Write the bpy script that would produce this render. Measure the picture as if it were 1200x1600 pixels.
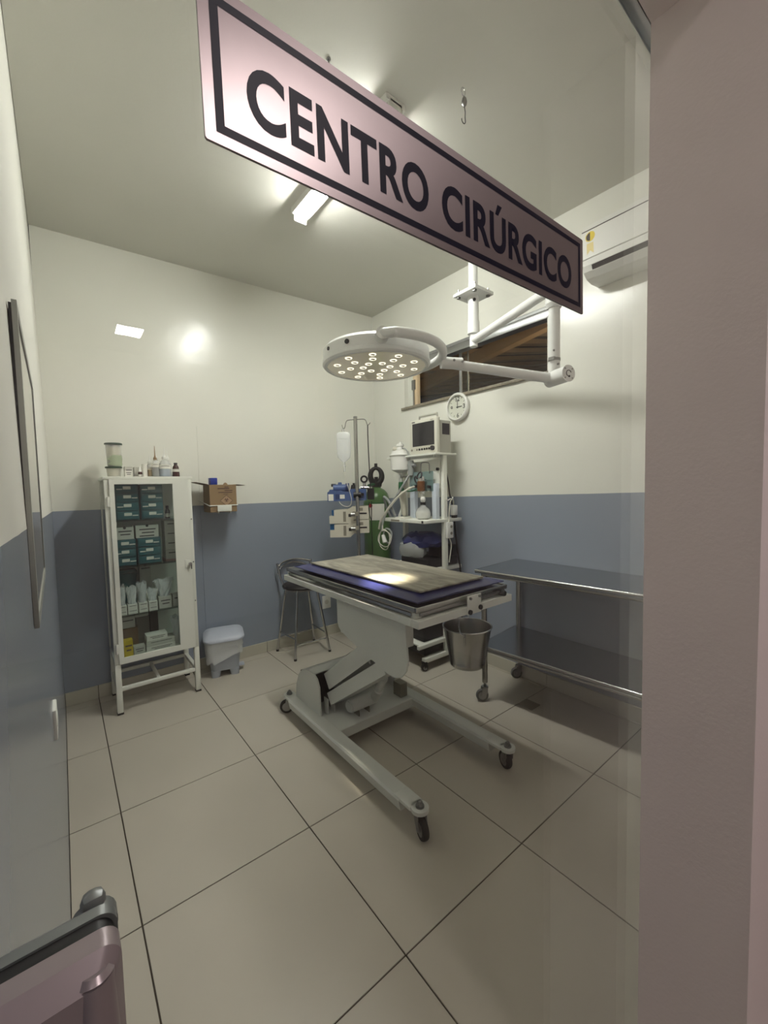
import bpy, bmesh, math, random
from mathutils import Vector, Matrix
random.seed(7)
for o in list(bpy.data.objects): bpy.data.objects.remove(o)
SC = bpy.context.scene
COL = SC.collection
PI = math.pi

# ------------------------------------------------------------------ camera
YAW, PITCH, ROLL = 0.6683, -0.0566, -0.0227
CAM = Vector((-0.1333, -2.6724, 1.3864))
_f = Vector((math.sin(YAW)*math.cos(PITCH), math.cos(YAW)*math.cos(PITCH), math.sin(PITCH)))
_r0 = Vector((math.cos(YAW), -math.sin(YAW), 0)); _u0 = _r0.cross(_f)
_r = _r0*math.cos(ROLL) + _u0*math.sin(ROLL); _u = -_r0*math.sin(ROLL) + _u0*math.cos(ROLL)
cd = bpy.data.cameras.new('camera'); co = bpy.data.objects.new('camera', cd); COL.objects.link(co)
cd.sensor_fit = 'HORIZONTAL'; cd.sensor_width = 36.0; cd.lens = 638.13/1200*36.0; cd.clip_start = 0.01
co.matrix_world = Matrix(((_r.x, _u.x, -_f.x, CAM.x), (_r.y, _u.y, -_f.y, CAM.y), (_r.z, _u.z, -_f.z, CAM.z), (0, 0, 0, 1)))
SC.camera = co

# ------------------------------------------------------------------ world and exposure
w = bpy.data.worlds.new('night'); SC.world = w; w.use_nodes = True
w.node_tree.nodes['Background'].inputs[0].default_value = (0.55, 0.62, 0.8, 1)
w.node_tree.nodes['Background'].inputs[1].default_value = 0.02
vs = SC.view_settings
vs.view_transform = 'Standard'; vs.look = 'None'; vs.gamma = 1.0; vs.use_curve_mapping = False
vs.exposure = 0.30
TUBE_POWER = 130.0        # ceiling tube, radiance
PANEL_POWER = 96.0       # corridor LED panels, radiance
SPOT_POWER = 520.0        # surgical lamp

# ------------------------------------------------------------------ helpers
def lin(c):
    c = c/255.0
    return c/12.92 if c <= 0.04045 else ((c+0.055)/1.055)**2.4
def rgb(r, g, b): return (lin(r), lin(g), lin(b), 1.0)

M = {}
def mat(name, col, rough=0.5, metal=0.0, noise=0.0, nscale=8.0, bump=0.0, bscale=200.0, spec=0.5, emit=None, estr=0.0, alpha=1.0, trans=0.0, ior=1.45, coat=0.0, aniso=0.0):
    m = bpy.data.materials.new(name); m.use_nodes = True
    nt = m.node_tree; b = nt.nodes['Principled BSDF']
    b.inputs['Base Color'].default_value = col
    b.inputs['Roughness'].default_value = rough
    b.inputs['Metallic'].default_value = metal
    b.inputs['Specular IOR Level'].default_value = spec
    b.inputs['IOR'].default_value = ior
    b.inputs['Alpha'].default_value = alpha
    b.inputs['Transmission Weight'].default_value = trans
    b.inputs['Coat Weight'].default_value = coat
    b.inputs['Anisotropic'].default_value = aniso
    if emit:
        b.inputs['Emission Color'].default_value = emit; b.inputs['Emission Strength'].default_value = estr
    tc = nt.nodes.new('ShaderNodeTexCoord')
    n = nt.nodes.new('ShaderNodeTexNoise'); n.inputs['Scale'].default_value = nscale; n.inputs['Detail'].default_value = 4
    nt.links.new(tc.outputs['Object'], n.inputs['Vector'])
    mx = nt.nodes.new('ShaderNodeMix'); mx.data_type = 'RGBA'; mx.blend_type = 'MULTIPLY'
    k = max(noise, 0.015)
    ra = nt.nodes.new('ShaderNodeMapRange'); ra.inputs['To Min'].default_value = 1-k*1.6; ra.inputs['To Max'].default_value = 1+k*0.9
    nt.links.new(n.outputs['Fac'], ra.inputs['Value'])
    mx.inputs['Factor'].default_value = 1.0; mx.inputs['A'].default_value = col
    nt.links.new(ra.outputs['Result'], mx.inputs['B'])
    nt.links.new(mx.outputs['Result'], b.inputs['Base Color'])
    if bump > 0:
        n2 = nt.nodes.new('ShaderNodeTexNoise'); n2.inputs['Scale'].default_value = bscale; n2.inputs['Detail'].default_value = 3
        nt.links.new(tc.outputs['Object'], n2.inputs['Vector'])
        bp = nt.nodes.new('ShaderNodeBump'); bp.inputs['Strength'].default_value = bump; bp.inputs['Distance'].default_value = 0.002
        nt.links.new(n2.outputs['Fac'], bp.inputs['Height']); nt.links.new(bp.outputs['Normal'], b.inputs['Normal'])
    M[name] = m
    return m

def glass(name, tint, ior=1.5, rough=0.0):
    """clear pane: fresnel reflection over a straight view through"""
    m = bpy.data.materials.new(name); m.use_nodes = True; nt = m.node_tree
    for n in list(nt.nodes): nt.nodes.remove(n)
    out = nt.nodes.new('ShaderNodeOutputMaterial'); mx = nt.nodes.new('ShaderNodeMixShader')
    tr = nt.nodes.new('ShaderNodeBsdfTransparent'); gl = nt.nodes.new('ShaderNodeBsdfGlossy'); fr = nt.nodes.new('ShaderNodeMath'); fr.operation = 'MULTIPLY_ADD'
    lw = nt.nodes.new('ShaderNodeLayerWeight'); lw.inputs['Blend'].default_value = 0.5; pw = nt.nodes.new('ShaderNodeMath'); pw.operation = 'POWER'; pw.inputs[1].default_value = 5.0
    f0 = ((ior-1)/(ior+1))**2; nt.links.new(lw.outputs['Facing'], pw.inputs[0]); nt.links.new(pw.outputs[0], fr.inputs[0]); fr.inputs[1].default_value = 1-f0; fr.inputs[2].default_value = f0
    tr.inputs['Color'].default_value = tint; gl.inputs['Roughness'].default_value = rough
    nt.links.new(fr.outputs[0], mx.inputs[0]); nt.links.new(tr.outputs[0], mx.inputs[1]); nt.links.new(gl.outputs[0], mx.inputs[2])
    nt.links.new(mx.outputs[0], out.inputs[0]); M[name] = m
    return m

class G:
    """collects shapes into one mesh (world coordinates)"""
    def __init__(s): s.v = []; s.f = []; s.sm = []
    def add(s, vs, fs, smooth=False):
        o = len(s.v); s.v += [tuple(p) for p in vs]; s.f += [tuple(i+o for i in f) for f in fs]; s.sm += [smooth]*len(fs); return s
    def box(s, a, b, bev=0.0, rot=None, piv=None, seg=2):
        a, b = [min(p, q) for p, q in zip(a, b)], [max(p, q) for p, q in zip(a, b)]
        c = Vector([(p+q)/2 for p, q in zip(a, b)]); d = [q-p for p, q in zip(a, b)]
        bm = bmesh.new(); bmesh.ops.create_cube(bm, size=1)
        for v in bm.verts: v.co = Vector((v.co.x*d[0], v.co.y*d[1], v.co.z*d[2]))
        if bev > 0: bmesh.ops.bevel(bm, geom=bm.edges[:], offset=min(bev, min(d)*0.49), segments=seg, affect='EDGES', profile=0.5)
        R_ = rot if rot is not None else Matrix.Identity(3); pv = Vector(piv) if piv else c
        bm.verts.index_update()
        s.add([R_ @ (v.co + c - pv) + pv for v in bm.verts], [[v.index for v in f.verts] for f in bm.faces], bev > 0)
        bm.free(); return s
    def cyl(s, p, q, r, r2=None, n=20, cap=True):
        p, q = Vector(p), Vector(q); r2 = r if r2 is None else r2
        ax = (q-p).normalized(); e1 = ax.orthogonal().normalized(); e2 = ax.cross(e1)
        vs = []; 
        for k in range(n):
            t = 2*PI*k/n; d = e1*math.cos(t)+e2*math.sin(t); vs += [p+d*r, q+d*r2]
        fs = [(2*k, 2*((k+1) % n), 2*((k+1) % n)+1, 2*k+1) for k in range(n)]
        s.add(vs, fs, True)
        if cap:
            s.add([vs[2*k] for k in range(n)], [tuple(range(n-1, -1, -1))]); s.add([vs[2*k+1] for k in range(n)], [tuple(range(n))])
        return s
    def tube(s, pts, r, n=10, closed=False, smooth_pts=0):
        P = [Vector(p) for p in pts]
        for _ in range(smooth_pts):
            Q = [] if closed else [P[0]]
            for i in range(len(P) if closed else len(P)-1):
                a, b = P[i], P[(i+1) % len(P)]; Q += [a*0.75+b*0.25, a*0.25+b*0.75]
            if not closed: Q.append(P[-1])
            P = Q
        m = len(P); T = []
        for i in range(m):
            if closed: t = P[(i+1) % m]-P[i-1]
            else: t = P[min(i+1, m-1)]-P[max(i-1, 0)]
            T.append(t.normalized())
        e = T[0].orthogonal().normalized(); vs = []
        for i in range(m):
            e = (e - T[i]*e.dot(T[i])); e = e.normalized() if e.length > 1e-6 else T[i].orthogonal().normalized()
            g = T[i].cross(e)
            rr = r[i] if isinstance(r, (list, tuple)) else r
            vs += [P[i]+(e*math.cos(2*PI*k/n)+g*math.sin(2*PI*k/n))*rr for k in range(n)]
        fs = []
        for i in range(m if closed else m-1):
            j = (i+1) % m
            fs += [(i*n+k, i*n+(k+1) % n, j*n+(k+1) % n, j*n+k) for k in range(n)]
        s.add(vs, fs, True)
        if not closed: s.add(vs[:n], [tuple(range(n-1, -1, -1))]); s.add(vs[-n:], [tuple(range(n))])
        return s
    def lathe(s, c, prof, n=28, ax=(0, 0, 1), sx=1.0, sy=1.0, phase=0.0):
        """prof: (radius, height) pairs from bottom to top along ax"""
        c = Vector(c); a = Vector(ax).normalized(); e1 = Vector((1, 0, 0)) if abs(a.z) > 0.9 else Vector((0, 0, 1)).cross(a).normalized(); e2 = a.cross(e1)
        vs = []
        for r, h in prof:
            for k in range(n):
                t = 2*PI*k/n+phase; vs.append(c+a*h+(e1*math.cos(t)*sx+e2*math.sin(t)*sy)*r)
        fs = []
        for i in range(len(prof)-1):
            fs += [(i*n+k, i*n+(k+1) % n, (i+1)*n+(k+1) % n, (i+1)*n+k) for k in range(n)]
        s.add(vs, fs, True)
        if prof[0][0] > 1e-4: s.add(vs[:n], [tuple(range(n-1, -1, -1))])
        if prof[-1][0] > 1e-4: s.add(vs[-n:], [tuple(range(n))])
        return s
    def prism(s, poly, axis, lo, hi):
        """poly in the other two axes (in x,y,z order), extruded along axis"""
        def P(u, v, w_): return {'x': (w_, u, v), 'y': (u, w_, v), 'z': (u, v, w_)}[axis]
        n = len(poly); vs = [P(u, v, lo) for u, v in poly]+[P(u, v, hi) for u, v in poly]
        fs = [tuple(range(n)), tuple(range(2*n-1, n-1, -1))]+[(k, (k+1) % n, n+(k+1) % n, n+k) for k in range(n)]
        return s.add(vs, fs)
    def sphere(s, c, r, n=14, m=9, sc=(1, 1, 1)):
        c = Vector(c); vs = []; fs = []
        for i in range(m+1):
            ph = PI*i/m
            for k in range(n):
                t = 2*PI*k/n; vs.append(c+Vector((math.sin(ph)*math.cos(t)*r*sc[0], math.sin(ph)*math.sin(t)*r*sc[1], -math.cos(ph)*r*sc[2])))
        for i in range(m):
            fs += [(i*n+k, i*n+(k+1) % n, (i+1)*n+(k+1) % n, (i+1)*n+k) for k in range(n)]
        return s.add(vs, fs, True)
    def quad(s, a, b, c, d): return s.add([a, b, c, d], [(0, 1, 2, 3)])
    def xf(s, fn): s.v = [tuple(fn(Vector(p))) for p in s.v]; return s

WL = {}
def mesh_of(g, name, off):
    me = bpy.data.meshes.new(name)
    me.from_pydata([(p[0]-off[0], p[1]-off[1], p[2]-off[2]) for p in g.v], [], g.f)
    bm = bmesh.new(); bm.from_mesh(me); bmesh.ops.remove_doubles(bm, verts=bm.verts[:], dist=1e-6); 
    bmesh.ops.recalc_face_normals(bm, faces=bm.faces[:]); bm.to_mesh(me); bm.free()
    if any(g.sm):
        for p in me.polygons: p.use_smooth = True
        me.set_sharp_from_angle(angle=math.radians(38))
    me.update(); return me
def link(o, parent=None):
    COL.objects.link(o)
    if parent: o.parent = parent
    return o
def thing(name, label, cat, loc=(0, 0, 0), group=None):
    o = bpy.data.objects.new(name, None); o.empty_display_size = 0.05; link(o); o.location = loc; WL[o.name] = Vector(loc)
    o['label'] = label; o['category'] = cat
    if group: o['group'] = group
    return o
def part(name, g, m, parent, label=None, kind=None):
    """a mesh under a thing, part or piece of the setting"""
    base = WL[parent.name]
    o = bpy.data.objects.new(name, mesh_of(g, name, base)); o.data.materials.append(M[m]); link(o, parent); WL[o.name] = base.copy()
    if label: o['label'] = label
    if kind: o['kind'] = kind
    return o
def solo(name, g, m, label, cat, group=None):
    xs = [p[0] for p in g.v]; ys = [p[1] for p in g.v]; zs = [p[2] for p in g.v]
    loc = Vector(((min(xs)+max(xs))/2, (min(ys)+max(ys))/2, min(zs)))
    o = bpy.data.objects.new(name, mesh_of(g, name, loc)); o.data.materials.append(M[m]); link(o); o.location = loc; WL[o.name] = loc
    o['label'] = label; o['category'] = cat
    if group: o['group'] = group
    return o
def struct(name, g, m, label=None):
    o = bpy.data.objects.new(name, mesh_of(g, name, (0, 0, 0))); o.data.materials.append(M[m]); link(o); WL[o.name] = Vector((0, 0, 0))
    o['kind'] = 'structure'
    if label: o['label'] = label
    return o
def share(name, src, delta, parent):
    """another piece that shares the mesh of src, moved by delta"""
    o = bpy.data.objects.new(name, src.data); link(o, parent); o.location = Vector(src.location)+Vector(delta); WL[o.name] = WL[src.name]
    return o
def text_mesh(body, width, height, bold=0.0, spacing=1.0):
    """flat glyph outlines fitted to width x height, as verts (x, z) and faces"""
    c = bpy.data.curves.new('lettering', 'FONT'); c.body = body; c.size = 1.0; c.offset = bold; c.space_character = spacing
    c.resolution_u = 6
    o = bpy.data.objects.new('lettering', c); COL.objects.link(o)
    dg = bpy.context.evaluated_depsgraph_get(); me = bpy.data.meshes.new_from_object(o.evaluated_get(dg))
    vs = [(v.co.x, v.co.y) for v in me.vertices]; fs = [tuple(p.vertices) for p in me.polygons]
    bpy.data.objects.remove(o); bpy.data.meshes.remove(me); bpy.data.curves.remove(c)
    x0 = min(p[0] for p in vs); x1 = max(p[0] for p in vs)
    return [((x-x0)/(x1-x0)*width, y/0.73*height) for x, y in vs], fs
def rotz(a): return Matrix.Rotation(a, 3, 'Z')
def arc(c, r, a0, a1, n, plane='xy', sx=1.0, sy=1.0):
    out = []
    for i in range(n+1):
        t = a0+(a1-a0)*i/n; u = r*math.cos(t)*sx; v = r*math.sin(t)*sy
        out.append((c[0]+u, c[1]+v, c[2]) if plane == 'xy' else (c[0]+u, c[1], c[2]+v) if plane == 'xz' else (c[0], c[1]+u, c[2]+v))
    return out

# ------------------------------------------------------------------ materials
def wall_paint(name, white, blue, rough_w=0.42, rough_b=0.3, relief=0.12):
    """white gloss paint over a blue-grey dado, meeting in a ruled line"""
    m = bpy.data.materials.new(name); m.use_nodes = True; nt = m.node_tree; b = nt.nodes['Principled BSDF']
    geo = nt.nodes.new('ShaderNodeNewGeometry'); sp = nt.nodes.new('ShaderNodeSeparateXYZ'); nt.links.new(geo.outputs['Position'], sp.inputs[0])
    ml = nt.nodes.new('ShaderNodeMath'); ml.operation = 'MULTIPLY_ADD'; ml.inputs[1].default_value = 0.018; ml.inputs[2].default_value = -1.289-0.018*0.7
    nt.links.new(sp.outputs['Y'], ml.inputs[0])
    ad = nt.nodes.new('ShaderNodeMath'); ad.operation = 'ADD'; nt.links.new(sp.outputs['Z'], ad.inputs[0]); nt.links.new(ml.outputs[0], ad.inputs[1])
    n0 = nt.nodes.new('ShaderNodeTexNoise'); n0.inputs['Scale'].default_value = 6; nt.links.new(geo.outputs['Position'], n0.inputs['Vector'])
    wob = nt.nodes.new('ShaderNodeMath'); wob.operation = 'MULTIPLY_ADD'; wob.inputs[1].default_value = 0.005; nt.links.new(n0.outputs['Fac'], wob.inputs[0]); nt.links.new(ad.outputs[0], wob.inputs[2])
    gt = nt.nodes.new('ShaderNodeMath'); gt.operation = 'GREATER_THAN'; gt.inputs[1].default_value = 0.0025; nt.links.new(wob.outputs[0], gt.inputs[0])
    mx = nt.nodes.new('ShaderNodeMix'); mx.data_type = 'RGBA'; mx.inputs['A'].default_value = blue; mx.inputs['B'].default_value = white
    nt.links.new(gt.outputs[0], mx.inputs['Factor'])
    n1 = nt.nodes.new('ShaderNodeTexNoise'); n1.inputs['Scale'].default_value = 1.7; n1.inputs['Detail'].default_value = 5; nt.links.new(geo.outputs['Position'], n1.inputs['Vector'])
    ra = nt.nodes.new('ShaderNodeMapRange'); ra.inputs['To Min'].default_value = 0.95; ra.inputs['To Max'].default_value = 1.04; nt.links.new(n1.outputs['Fac'], ra.inputs['Value'])
    m2 = nt.nodes.new('ShaderNodeMix'); m2.data_type = 'RGBA'; m2.blend_type = 'MULTIPLY'; m2.inputs['Factor'].default_value = 1
    nt.links.new(mx.outputs['Result'], m2.inputs['A']); nt.links.new(ra.outputs['Result'], m2.inputs['B']); nt.links.new(m2.outputs['Result'], b.inputs['Base Color'])
    rr = nt.nodes.new('ShaderNodeMapRange'); rr.inputs['To Min'].default_value = rough_b; rr.inputs['To Max'].default_value = rough_w
    nt.links.new(gt.outputs[0], rr.inputs['Value']); nt.links.new(rr.outputs['Result'], b.inputs['Roughness'])
    n2 = nt.nodes.new('ShaderNodeTexNoise'); n2.inputs['Scale'].default_value = 14; n2.inputs['Detail'].default_value = 3; nt.links.new(geo.outputs['Position'], n2.inputs['Vector'])
    bp = nt.nodes.new('ShaderNodeBump'); bp.inputs['Strength'].default_value = relief; bp.inputs['Distance'].default_value = 0.01
    nt.links.new(n2.outputs['Fac'], bp.inputs['Height']); nt.links.new(bp.outputs['Normal'], b.inputs['Normal'])
    M[name] = m
wall_paint('gloss_wall', rgb(231, 231, 221), rgb(143, 152, 165), 0.24, 0.27)
wall_paint('gloss_wall_side', rgb(226, 225, 216), rgb(140, 147, 160), 0.6, 0.2, 0.015)
mat('ceiling_paint', rgb(214, 213, 204), 0.7, noise=0.03, nscale=2, bump=0.15, bscale=90)
mat('tile', rgb(191, 184, 170), 0.3, noise=0.05, nscale=3.0)
mat('grout', rgb(62, 54, 44), 0.9)
mat('skirting', rgb(196, 192, 176), 0.3, noise=0.05, nscale=5)
mat('jamb_paint', rgb(232, 222, 219), 0.6, noise=0.03, nscale=3, bump=0.2, bscale=160)
mat('corridor_paint', rgb(220, 212, 209), 0.7, noise=0.02)
mat('corridor_floor', rgb(150, 140, 130), 0.35, noise=0.05)
mat('white_enamel', rgb(226, 227, 217), 0.35, noise=0.02, nscale=12)
mat('white_plastic', rgb(228, 228, 222), 0.38)
mat('lamp_white', rgb(232, 233, 230), 0.3)
mat('bed_enamel', rgb(214, 216, 210), 0.38, noise=0.035, nscale=9)
mat('steel', rgb(176, 176, 172), 0.22, 1.0, noise=0.05, nscale=20)
mat('dull_steel', rgb(150, 150, 148), 0.34, 1.0, noise=0.06, nscale=14)
mat('chrome', rgb(205, 205, 205), 0.12, 1.0)
mat('table_steel', rgb(168, 174, 180), 0.2, 1.0, noise=0.05, nscale=9)
mat('worn_board', rgb(176, 171, 156), 0.5, 0.1, noise=0.85, nscale=5, bump=0.1, bscale=40)
def streaks(name, sc):
    nt = M[name].node_tree; tex = [n for n in nt.nodes if n.type == 'TEX_NOISE'][0]; mp = nt.nodes.new('ShaderNodeMapping'); mp.inputs['Scale'].default_value = sc
    src = [l for l in nt.links if l.to_node == tex][0].from_socket; nt.links.new(src, mp.inputs[0]); nt.links.new(mp.outputs[0], tex.inputs['Vector']); tex.inputs['Detail'].default_value = 8; tex.inputs['Roughness'].default_value = 0.65; tex.inputs['Distortion'].default_value = 0.8
streaks('worn_board', (3.2, 0.8, 1))
mat('blue_vinyl', rgb(36, 40, 92), 0.32, noise=0.06, nscale=18, bump=0.25, bscale=26)
mat('black', rgb(17, 17, 18), 0.45)
mat('rubber', rgb(26, 25, 25), 0.6)
mat('black_gloss', rgb(14, 14, 16), 0.2)
mat('navy_print', rgb(10, 9, 34), 0.45, spec=0.25)
mat('dark_print', rgb(50, 46, 50), 0.6)
mat('brushed_sign', rgb(138, 128, 128), 0.34, 0.85, noise=0.03, nscale=40, aniso=0.6)
mat('lock_metal', rgb(150, 138, 140), 0.32, 0.35, noise=0.02)
mat('lock_grey', rgb(128, 130, 130), 0.4, 0.6)
mat('aluminium', rgb(178, 180, 180), 0.32, 0.9)
mat('aluminium_dull', rgb(150, 151, 150), 0.45, 0.6)
mat('tube_glow', rgb(250, 250, 248), 0.4, emit=(1.0, 0.985, 0.94, 1), estr=TUBE_POWER)
mat('panel_glow', rgb(250, 250, 250), 0.4, emit=(1.0, 0.90, 0.885, 1), estr=PANEL_POWER)
mat('added_bulb_glow', rgb(255, 240, 210), 0.4, emit=(1.0, 0.78, 0.5, 1), estr=300.0)  # glow of the bulb added outside the window
mat('led_glow', rgb(255, 250, 230), 0.2, emit=(1.0, 0.92, 0.74, 1), estr=1.1)
mat('lamp_face', rgb(206, 196, 170), 0.16, noise=0.05, nscale=5, coat=0.6, emit=(1.0, 0.9, 0.68, 1), estr=0.12)
mat('led_chip', rgb(96, 84, 66), 0.3)
mat('teal_plastic', rgb(44, 104, 112), 0.25, noise=0.04, trans=0.15)
mat('teal_dark', rgb(30, 76, 84), 0.3)
mat('paper', rgb(226, 224, 214), 0.7, noise=0.02)
mat('carton_grey', rgb(196, 194, 184), 0.65, noise=0.03)
mat('carton_dark', rgb(108, 104, 96), 0.7)
mat('carton_pink', rgb(176, 142, 138), 0.65)
mat('carton_yellow', rgb(214, 184, 20), 0.5)
mat('carton_brown', rgb(144, 120, 88), 0.75, noise=0.06, nscale=20)
mat('carton_brown_dark', rgb(110, 84, 52), 0.75)
mat('hazard_print', rgb(82, 56, 50), 0.7)
mat('hazard_pale', rgb(170, 140, 112), 0.7)
mat('blue_plastic', rgb(34, 58, 150), 0.35)
mat('device_blue', rgb(70, 92, 138), 0.35, noise=0.03)
mat('device_blue_dark', rgb(34, 54, 98), 0.4)
mat('beige_plastic', rgb(206, 202, 186), 0.4, noise=0.02)
mat('beige_dark', rgb(132, 128, 114), 0.45)
mat('pump_blue', rgb(36, 92, 140), 0.35)
mat('cylinder_green', rgb(72, 106, 58), 0.32, noise=0.05)
mat('red_plastic', rgb(150, 36, 48), 0.4)
mat('clear_plastic', rgb(232, 234, 230), 0.2, alpha=0.34)
mat('bag_film', rgb(228, 231, 231), 0.22, alpha=0.66, bump=0.9, bscale=34)
mat('iv_fluid', rgb(232, 235, 235), 0.12, alpha=0.42)
mat('thin_film', rgb(214, 218, 216), 0.25, alpha=0.42, bump=0.8, bscale=30)
mat('grey_contents', rgb(120, 118, 112), 0.7, noise=0.2, nscale=30)
mat('bin_plastic', rgb(190, 196, 208), 0.36)
mat('bin_grey', rgb(168, 174, 182), 0.42)
mat('seat_black', rgb(30, 28, 28), 0.5, noise=0.04)
mat('screen', rgb(46, 46, 48), 0.16)
mat('monitor_shell', rgb(214, 212, 198), 0.42)
mat('monitor_side', rgb(176, 175, 164), 0.45)
mat('pale_blue_panel', rgb(208, 217, 228), 0.35)
mat('amber', rgb(104, 66, 34), 0.3, noise=0.1, nscale=30)
mat('lime_granules', rgb(224, 224, 216), 0.7, noise=0.1, nscale=120)
mat('green_plastic', rgb(36, 96, 58), 0.4)
mat('hose_grey', rgb(150, 154, 152), 0.45)
mat('wheel_grey', rgb(92, 92, 90), 0.5)
mat('hose_white', rgb(214, 212, 198), 0.4)
mat('granite', rgb(150, 142, 124), 0.4, noise=0.45, nscale=70)
mat('wood_pale', rgb(214, 178, 132), 0.6, noise=0.12, nscale=9)
mat('wood_batten', rgb(178, 150, 112), 0.65, noise=0.12, nscale=9)
mat('wood_dark', rgb(70, 56, 42), 0.8, noise=0.15, nscale=7)
mat('cream_wood', rgb(222, 200, 164), 0.5)
mat('liquid_amber', rgb(190, 146, 34), 0.2)
mat('liquid_dark', rgb(28, 24, 34), 0.2)
mat('liquid_blue', rgb(132, 152, 178), 0.2)
mat('liquid_brown', rgb(58, 28, 24), 0.25)
mat('cotton', rgb(220, 214, 192), 0.9, noise=0.08, nscale=30)
mat('gauze_green', rgb(172, 184, 156), 0.8, noise=0.1, nscale=30)
mat('lid_green', rgb(40, 62, 50), 0.35)
mat('sticker_yellow', rgb(226, 200, 44), 0.5)
mat('ribbon_yellow', rgb(226, 208, 140), 0.5)
mat('whiteboard', rgb(214, 210, 202), 0.08, coat=0.5)
mat('panel_tint', rgb(160, 182, 182), 0.25, alpha=0.6)
mat('frame_grey', rgb(150, 152, 145), 0.45, 0.2)
mat('bag_blue', rgb(38, 48, 104), 0.4, bump=0.8, bscale=30)
glass('door_glass', (0.975, 0.985, 0.975, 1), 1.45)
glass('cabinet_glass', (0.9, 0.94, 0.93, 1), 1.45)
glass('shelf_glass', (0.72, 0.82, 0.8, 1), 1.45)
glass('window_glass', (0.9, 0.9, 0.88, 1), 1.5)

# ------------------------------------------------------------------ room shell
XL, XR, YB, YF = -0.18, 2.43, 0.70, -2.40      # left, right, back, front (inner faces)
ZC = 3.08
g = G().box((XL-0.02, YB, 0), (XR+0.15, YB+0.15, 3.2)); struct('wall_back', g, 'gloss_wall')
g = G()
prw = [(XL, 0), (XL, 1.33), (XL-0.026, 3.2), (XL-0.17, 3.2), (XL-0.17, 0)]
g.prism([(x, z) for x, z in prw], 'y', YF-0.15, YB)
struct('wall_left', g, 'gloss_wall_side')
WY0, WY1, WZ0, WZ1 = -1.20, 0.225, 2.135, 2.535
g = G()
g.box((XR, YF-0.15, 0), (XR+0.15, YB+0.15, WZ0)); g.box((XR, YF-0.15, WZ1), (XR+0.15, YB+0.15, 3.2))
g.box((XR, YF-0.15, WZ0), (XR+0.15, WY0, WZ1)); g.box((XR, WY1, WZ0), (XR+0.15, YB+0.15, WZ1))
struct('wall_right', g, 'gloss_wall')
JX = 0.652; LZ = 2.125                          # right jamb and lintel of the doorway
g = G(); g.box((JX, YF-0.15, 0), (XR, YF, 3.2)); g.box((XL, YF-0.15, LZ), (JX, YF, 3.2))
struct('wall_front', g, 'jamb_paint')
g = G()
zc = [(XL-0.022, YF, 3.03), (XR, YF, 3.06), (XR, YB, 3.12), (XL-0.022, YB, 3.056)]
g.add(zc+[(x, y, 3.25) for x, y, z in zc], [(0, 1, 2, 3), (7, 6, 5, 4), (0, 4, 5, 1), (1, 5, 6, 2), (2, 6, 7, 3), (3, 7, 4, 0)])
struct('ceiling', g, 'ceiling_paint')

# floor: each porcelain tile on dark joints
fl = struct('floor', G().box((XL-0.1, YF-0.15, -0.06), (XR+0.1, YB+0.1, -0.003)), 'grout')
jt = 0.0022; cache = {}
for i in range(-1, 5):
    for j in range(-5, 2):
        x0, x1 = max(i*0.6, XL), min(i*0.6+0.6, XR); y0, y1 = max(j*0.6, YF-0.15), min(j*0.6+0.6, YB)
        if x1-x0 < 0.02 or y1-y0 < 0.02: continue
        full = (x1-x0 > 0.599 and y1-y0 > 0.599)
        if full and cache: share('floor_tile', cache['t'], (i*0.6-cache['i'], j*0.6-cache['j'], 0), fl)
        else:
            o = part('floor_tile', G().box((x0+jt, y0+jt, -0.02), (x1-jt, y1-jt, 0.0), bev=0.0009, seg=1), 'tile', fl)
            if full: cache = {'t': o, 'i': i*0.6, 'j': j*0.6}
# skirting, one tile strip per 60 cm
def skirt(name, horizontal, a0, a1, fixed, sgn):
    s0 = G()
    if horizontal: s0.box((a0, fixed, 0.0), (a1, fixed+sgn*0.004, 0.088))
    else: s0.box((fixed, a0, 0.0), (fixed+sgn*0.004, a1, 0.088))
    root = struct(name, s0, 'grout'); k0 = math.floor(a0/0.6); 
    for k in range(k0, math.ceil(a1/0.6)):
        p0, p1 = max(k*0.6, a0)+0.0015, min(k*0.6+0.6, a1)-0.0015
        if p1-p0 < 0.02: continue
        q = G()
        if horizontal: q.box((p0, fixed, 0.0), (p1, fixed+sgn*0.011, 0.09), bev=0.002, seg=1)
        else: q.box((fixed, p0, 0.0), (fixed+sgn*0.011, p1, 0.09), bev=0.002, seg=1)
        part('skirting_tile', q, 'skirting', root)
skirt('baseboard_back', True, XL, XR, YB, -1)
skirt('baseboard_right', False, YF, YB-0.011, XR, -1)

# anteroom on the camera's side of the door
AX0, AX1, AY0, AY1, AZ = -1.3, 2.43, -6.6, YF-0.15, 2.7
struct('floor_corridor', G().box((AX0-0.1, AY0-0.1, -0.06), (AX1+0.1, AY1, 0.0)), 'corridor_floor')
struct('ceiling_corridor', G().box((AX0-0.1, AY0-0.1, AZ), (AX1+0.1, AY1, AZ+0.1)), 'corridor_paint')
struct('wall_corridor_left', G().box((AX0-0.1, AY0-0.1, 0), (AX0, AY1, AZ)), 'corridor_paint')
struct('wall_corridor_right', G().box((AX1, AY0-0.1, 0), (AX1+0.1, AY1, AZ)), 'corridor_paint')
struct('wall_corridor_back', G().box((AX0, AY0-0.1, 0), (AX1, AY0, AZ)), 'corridor_paint')
struct('wall_corridor_front', G().box((AX0-0.1, AY1, 0), (XL-0.17, AY1+0.15, AZ+0.1)), 'corridor_paint')
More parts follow.
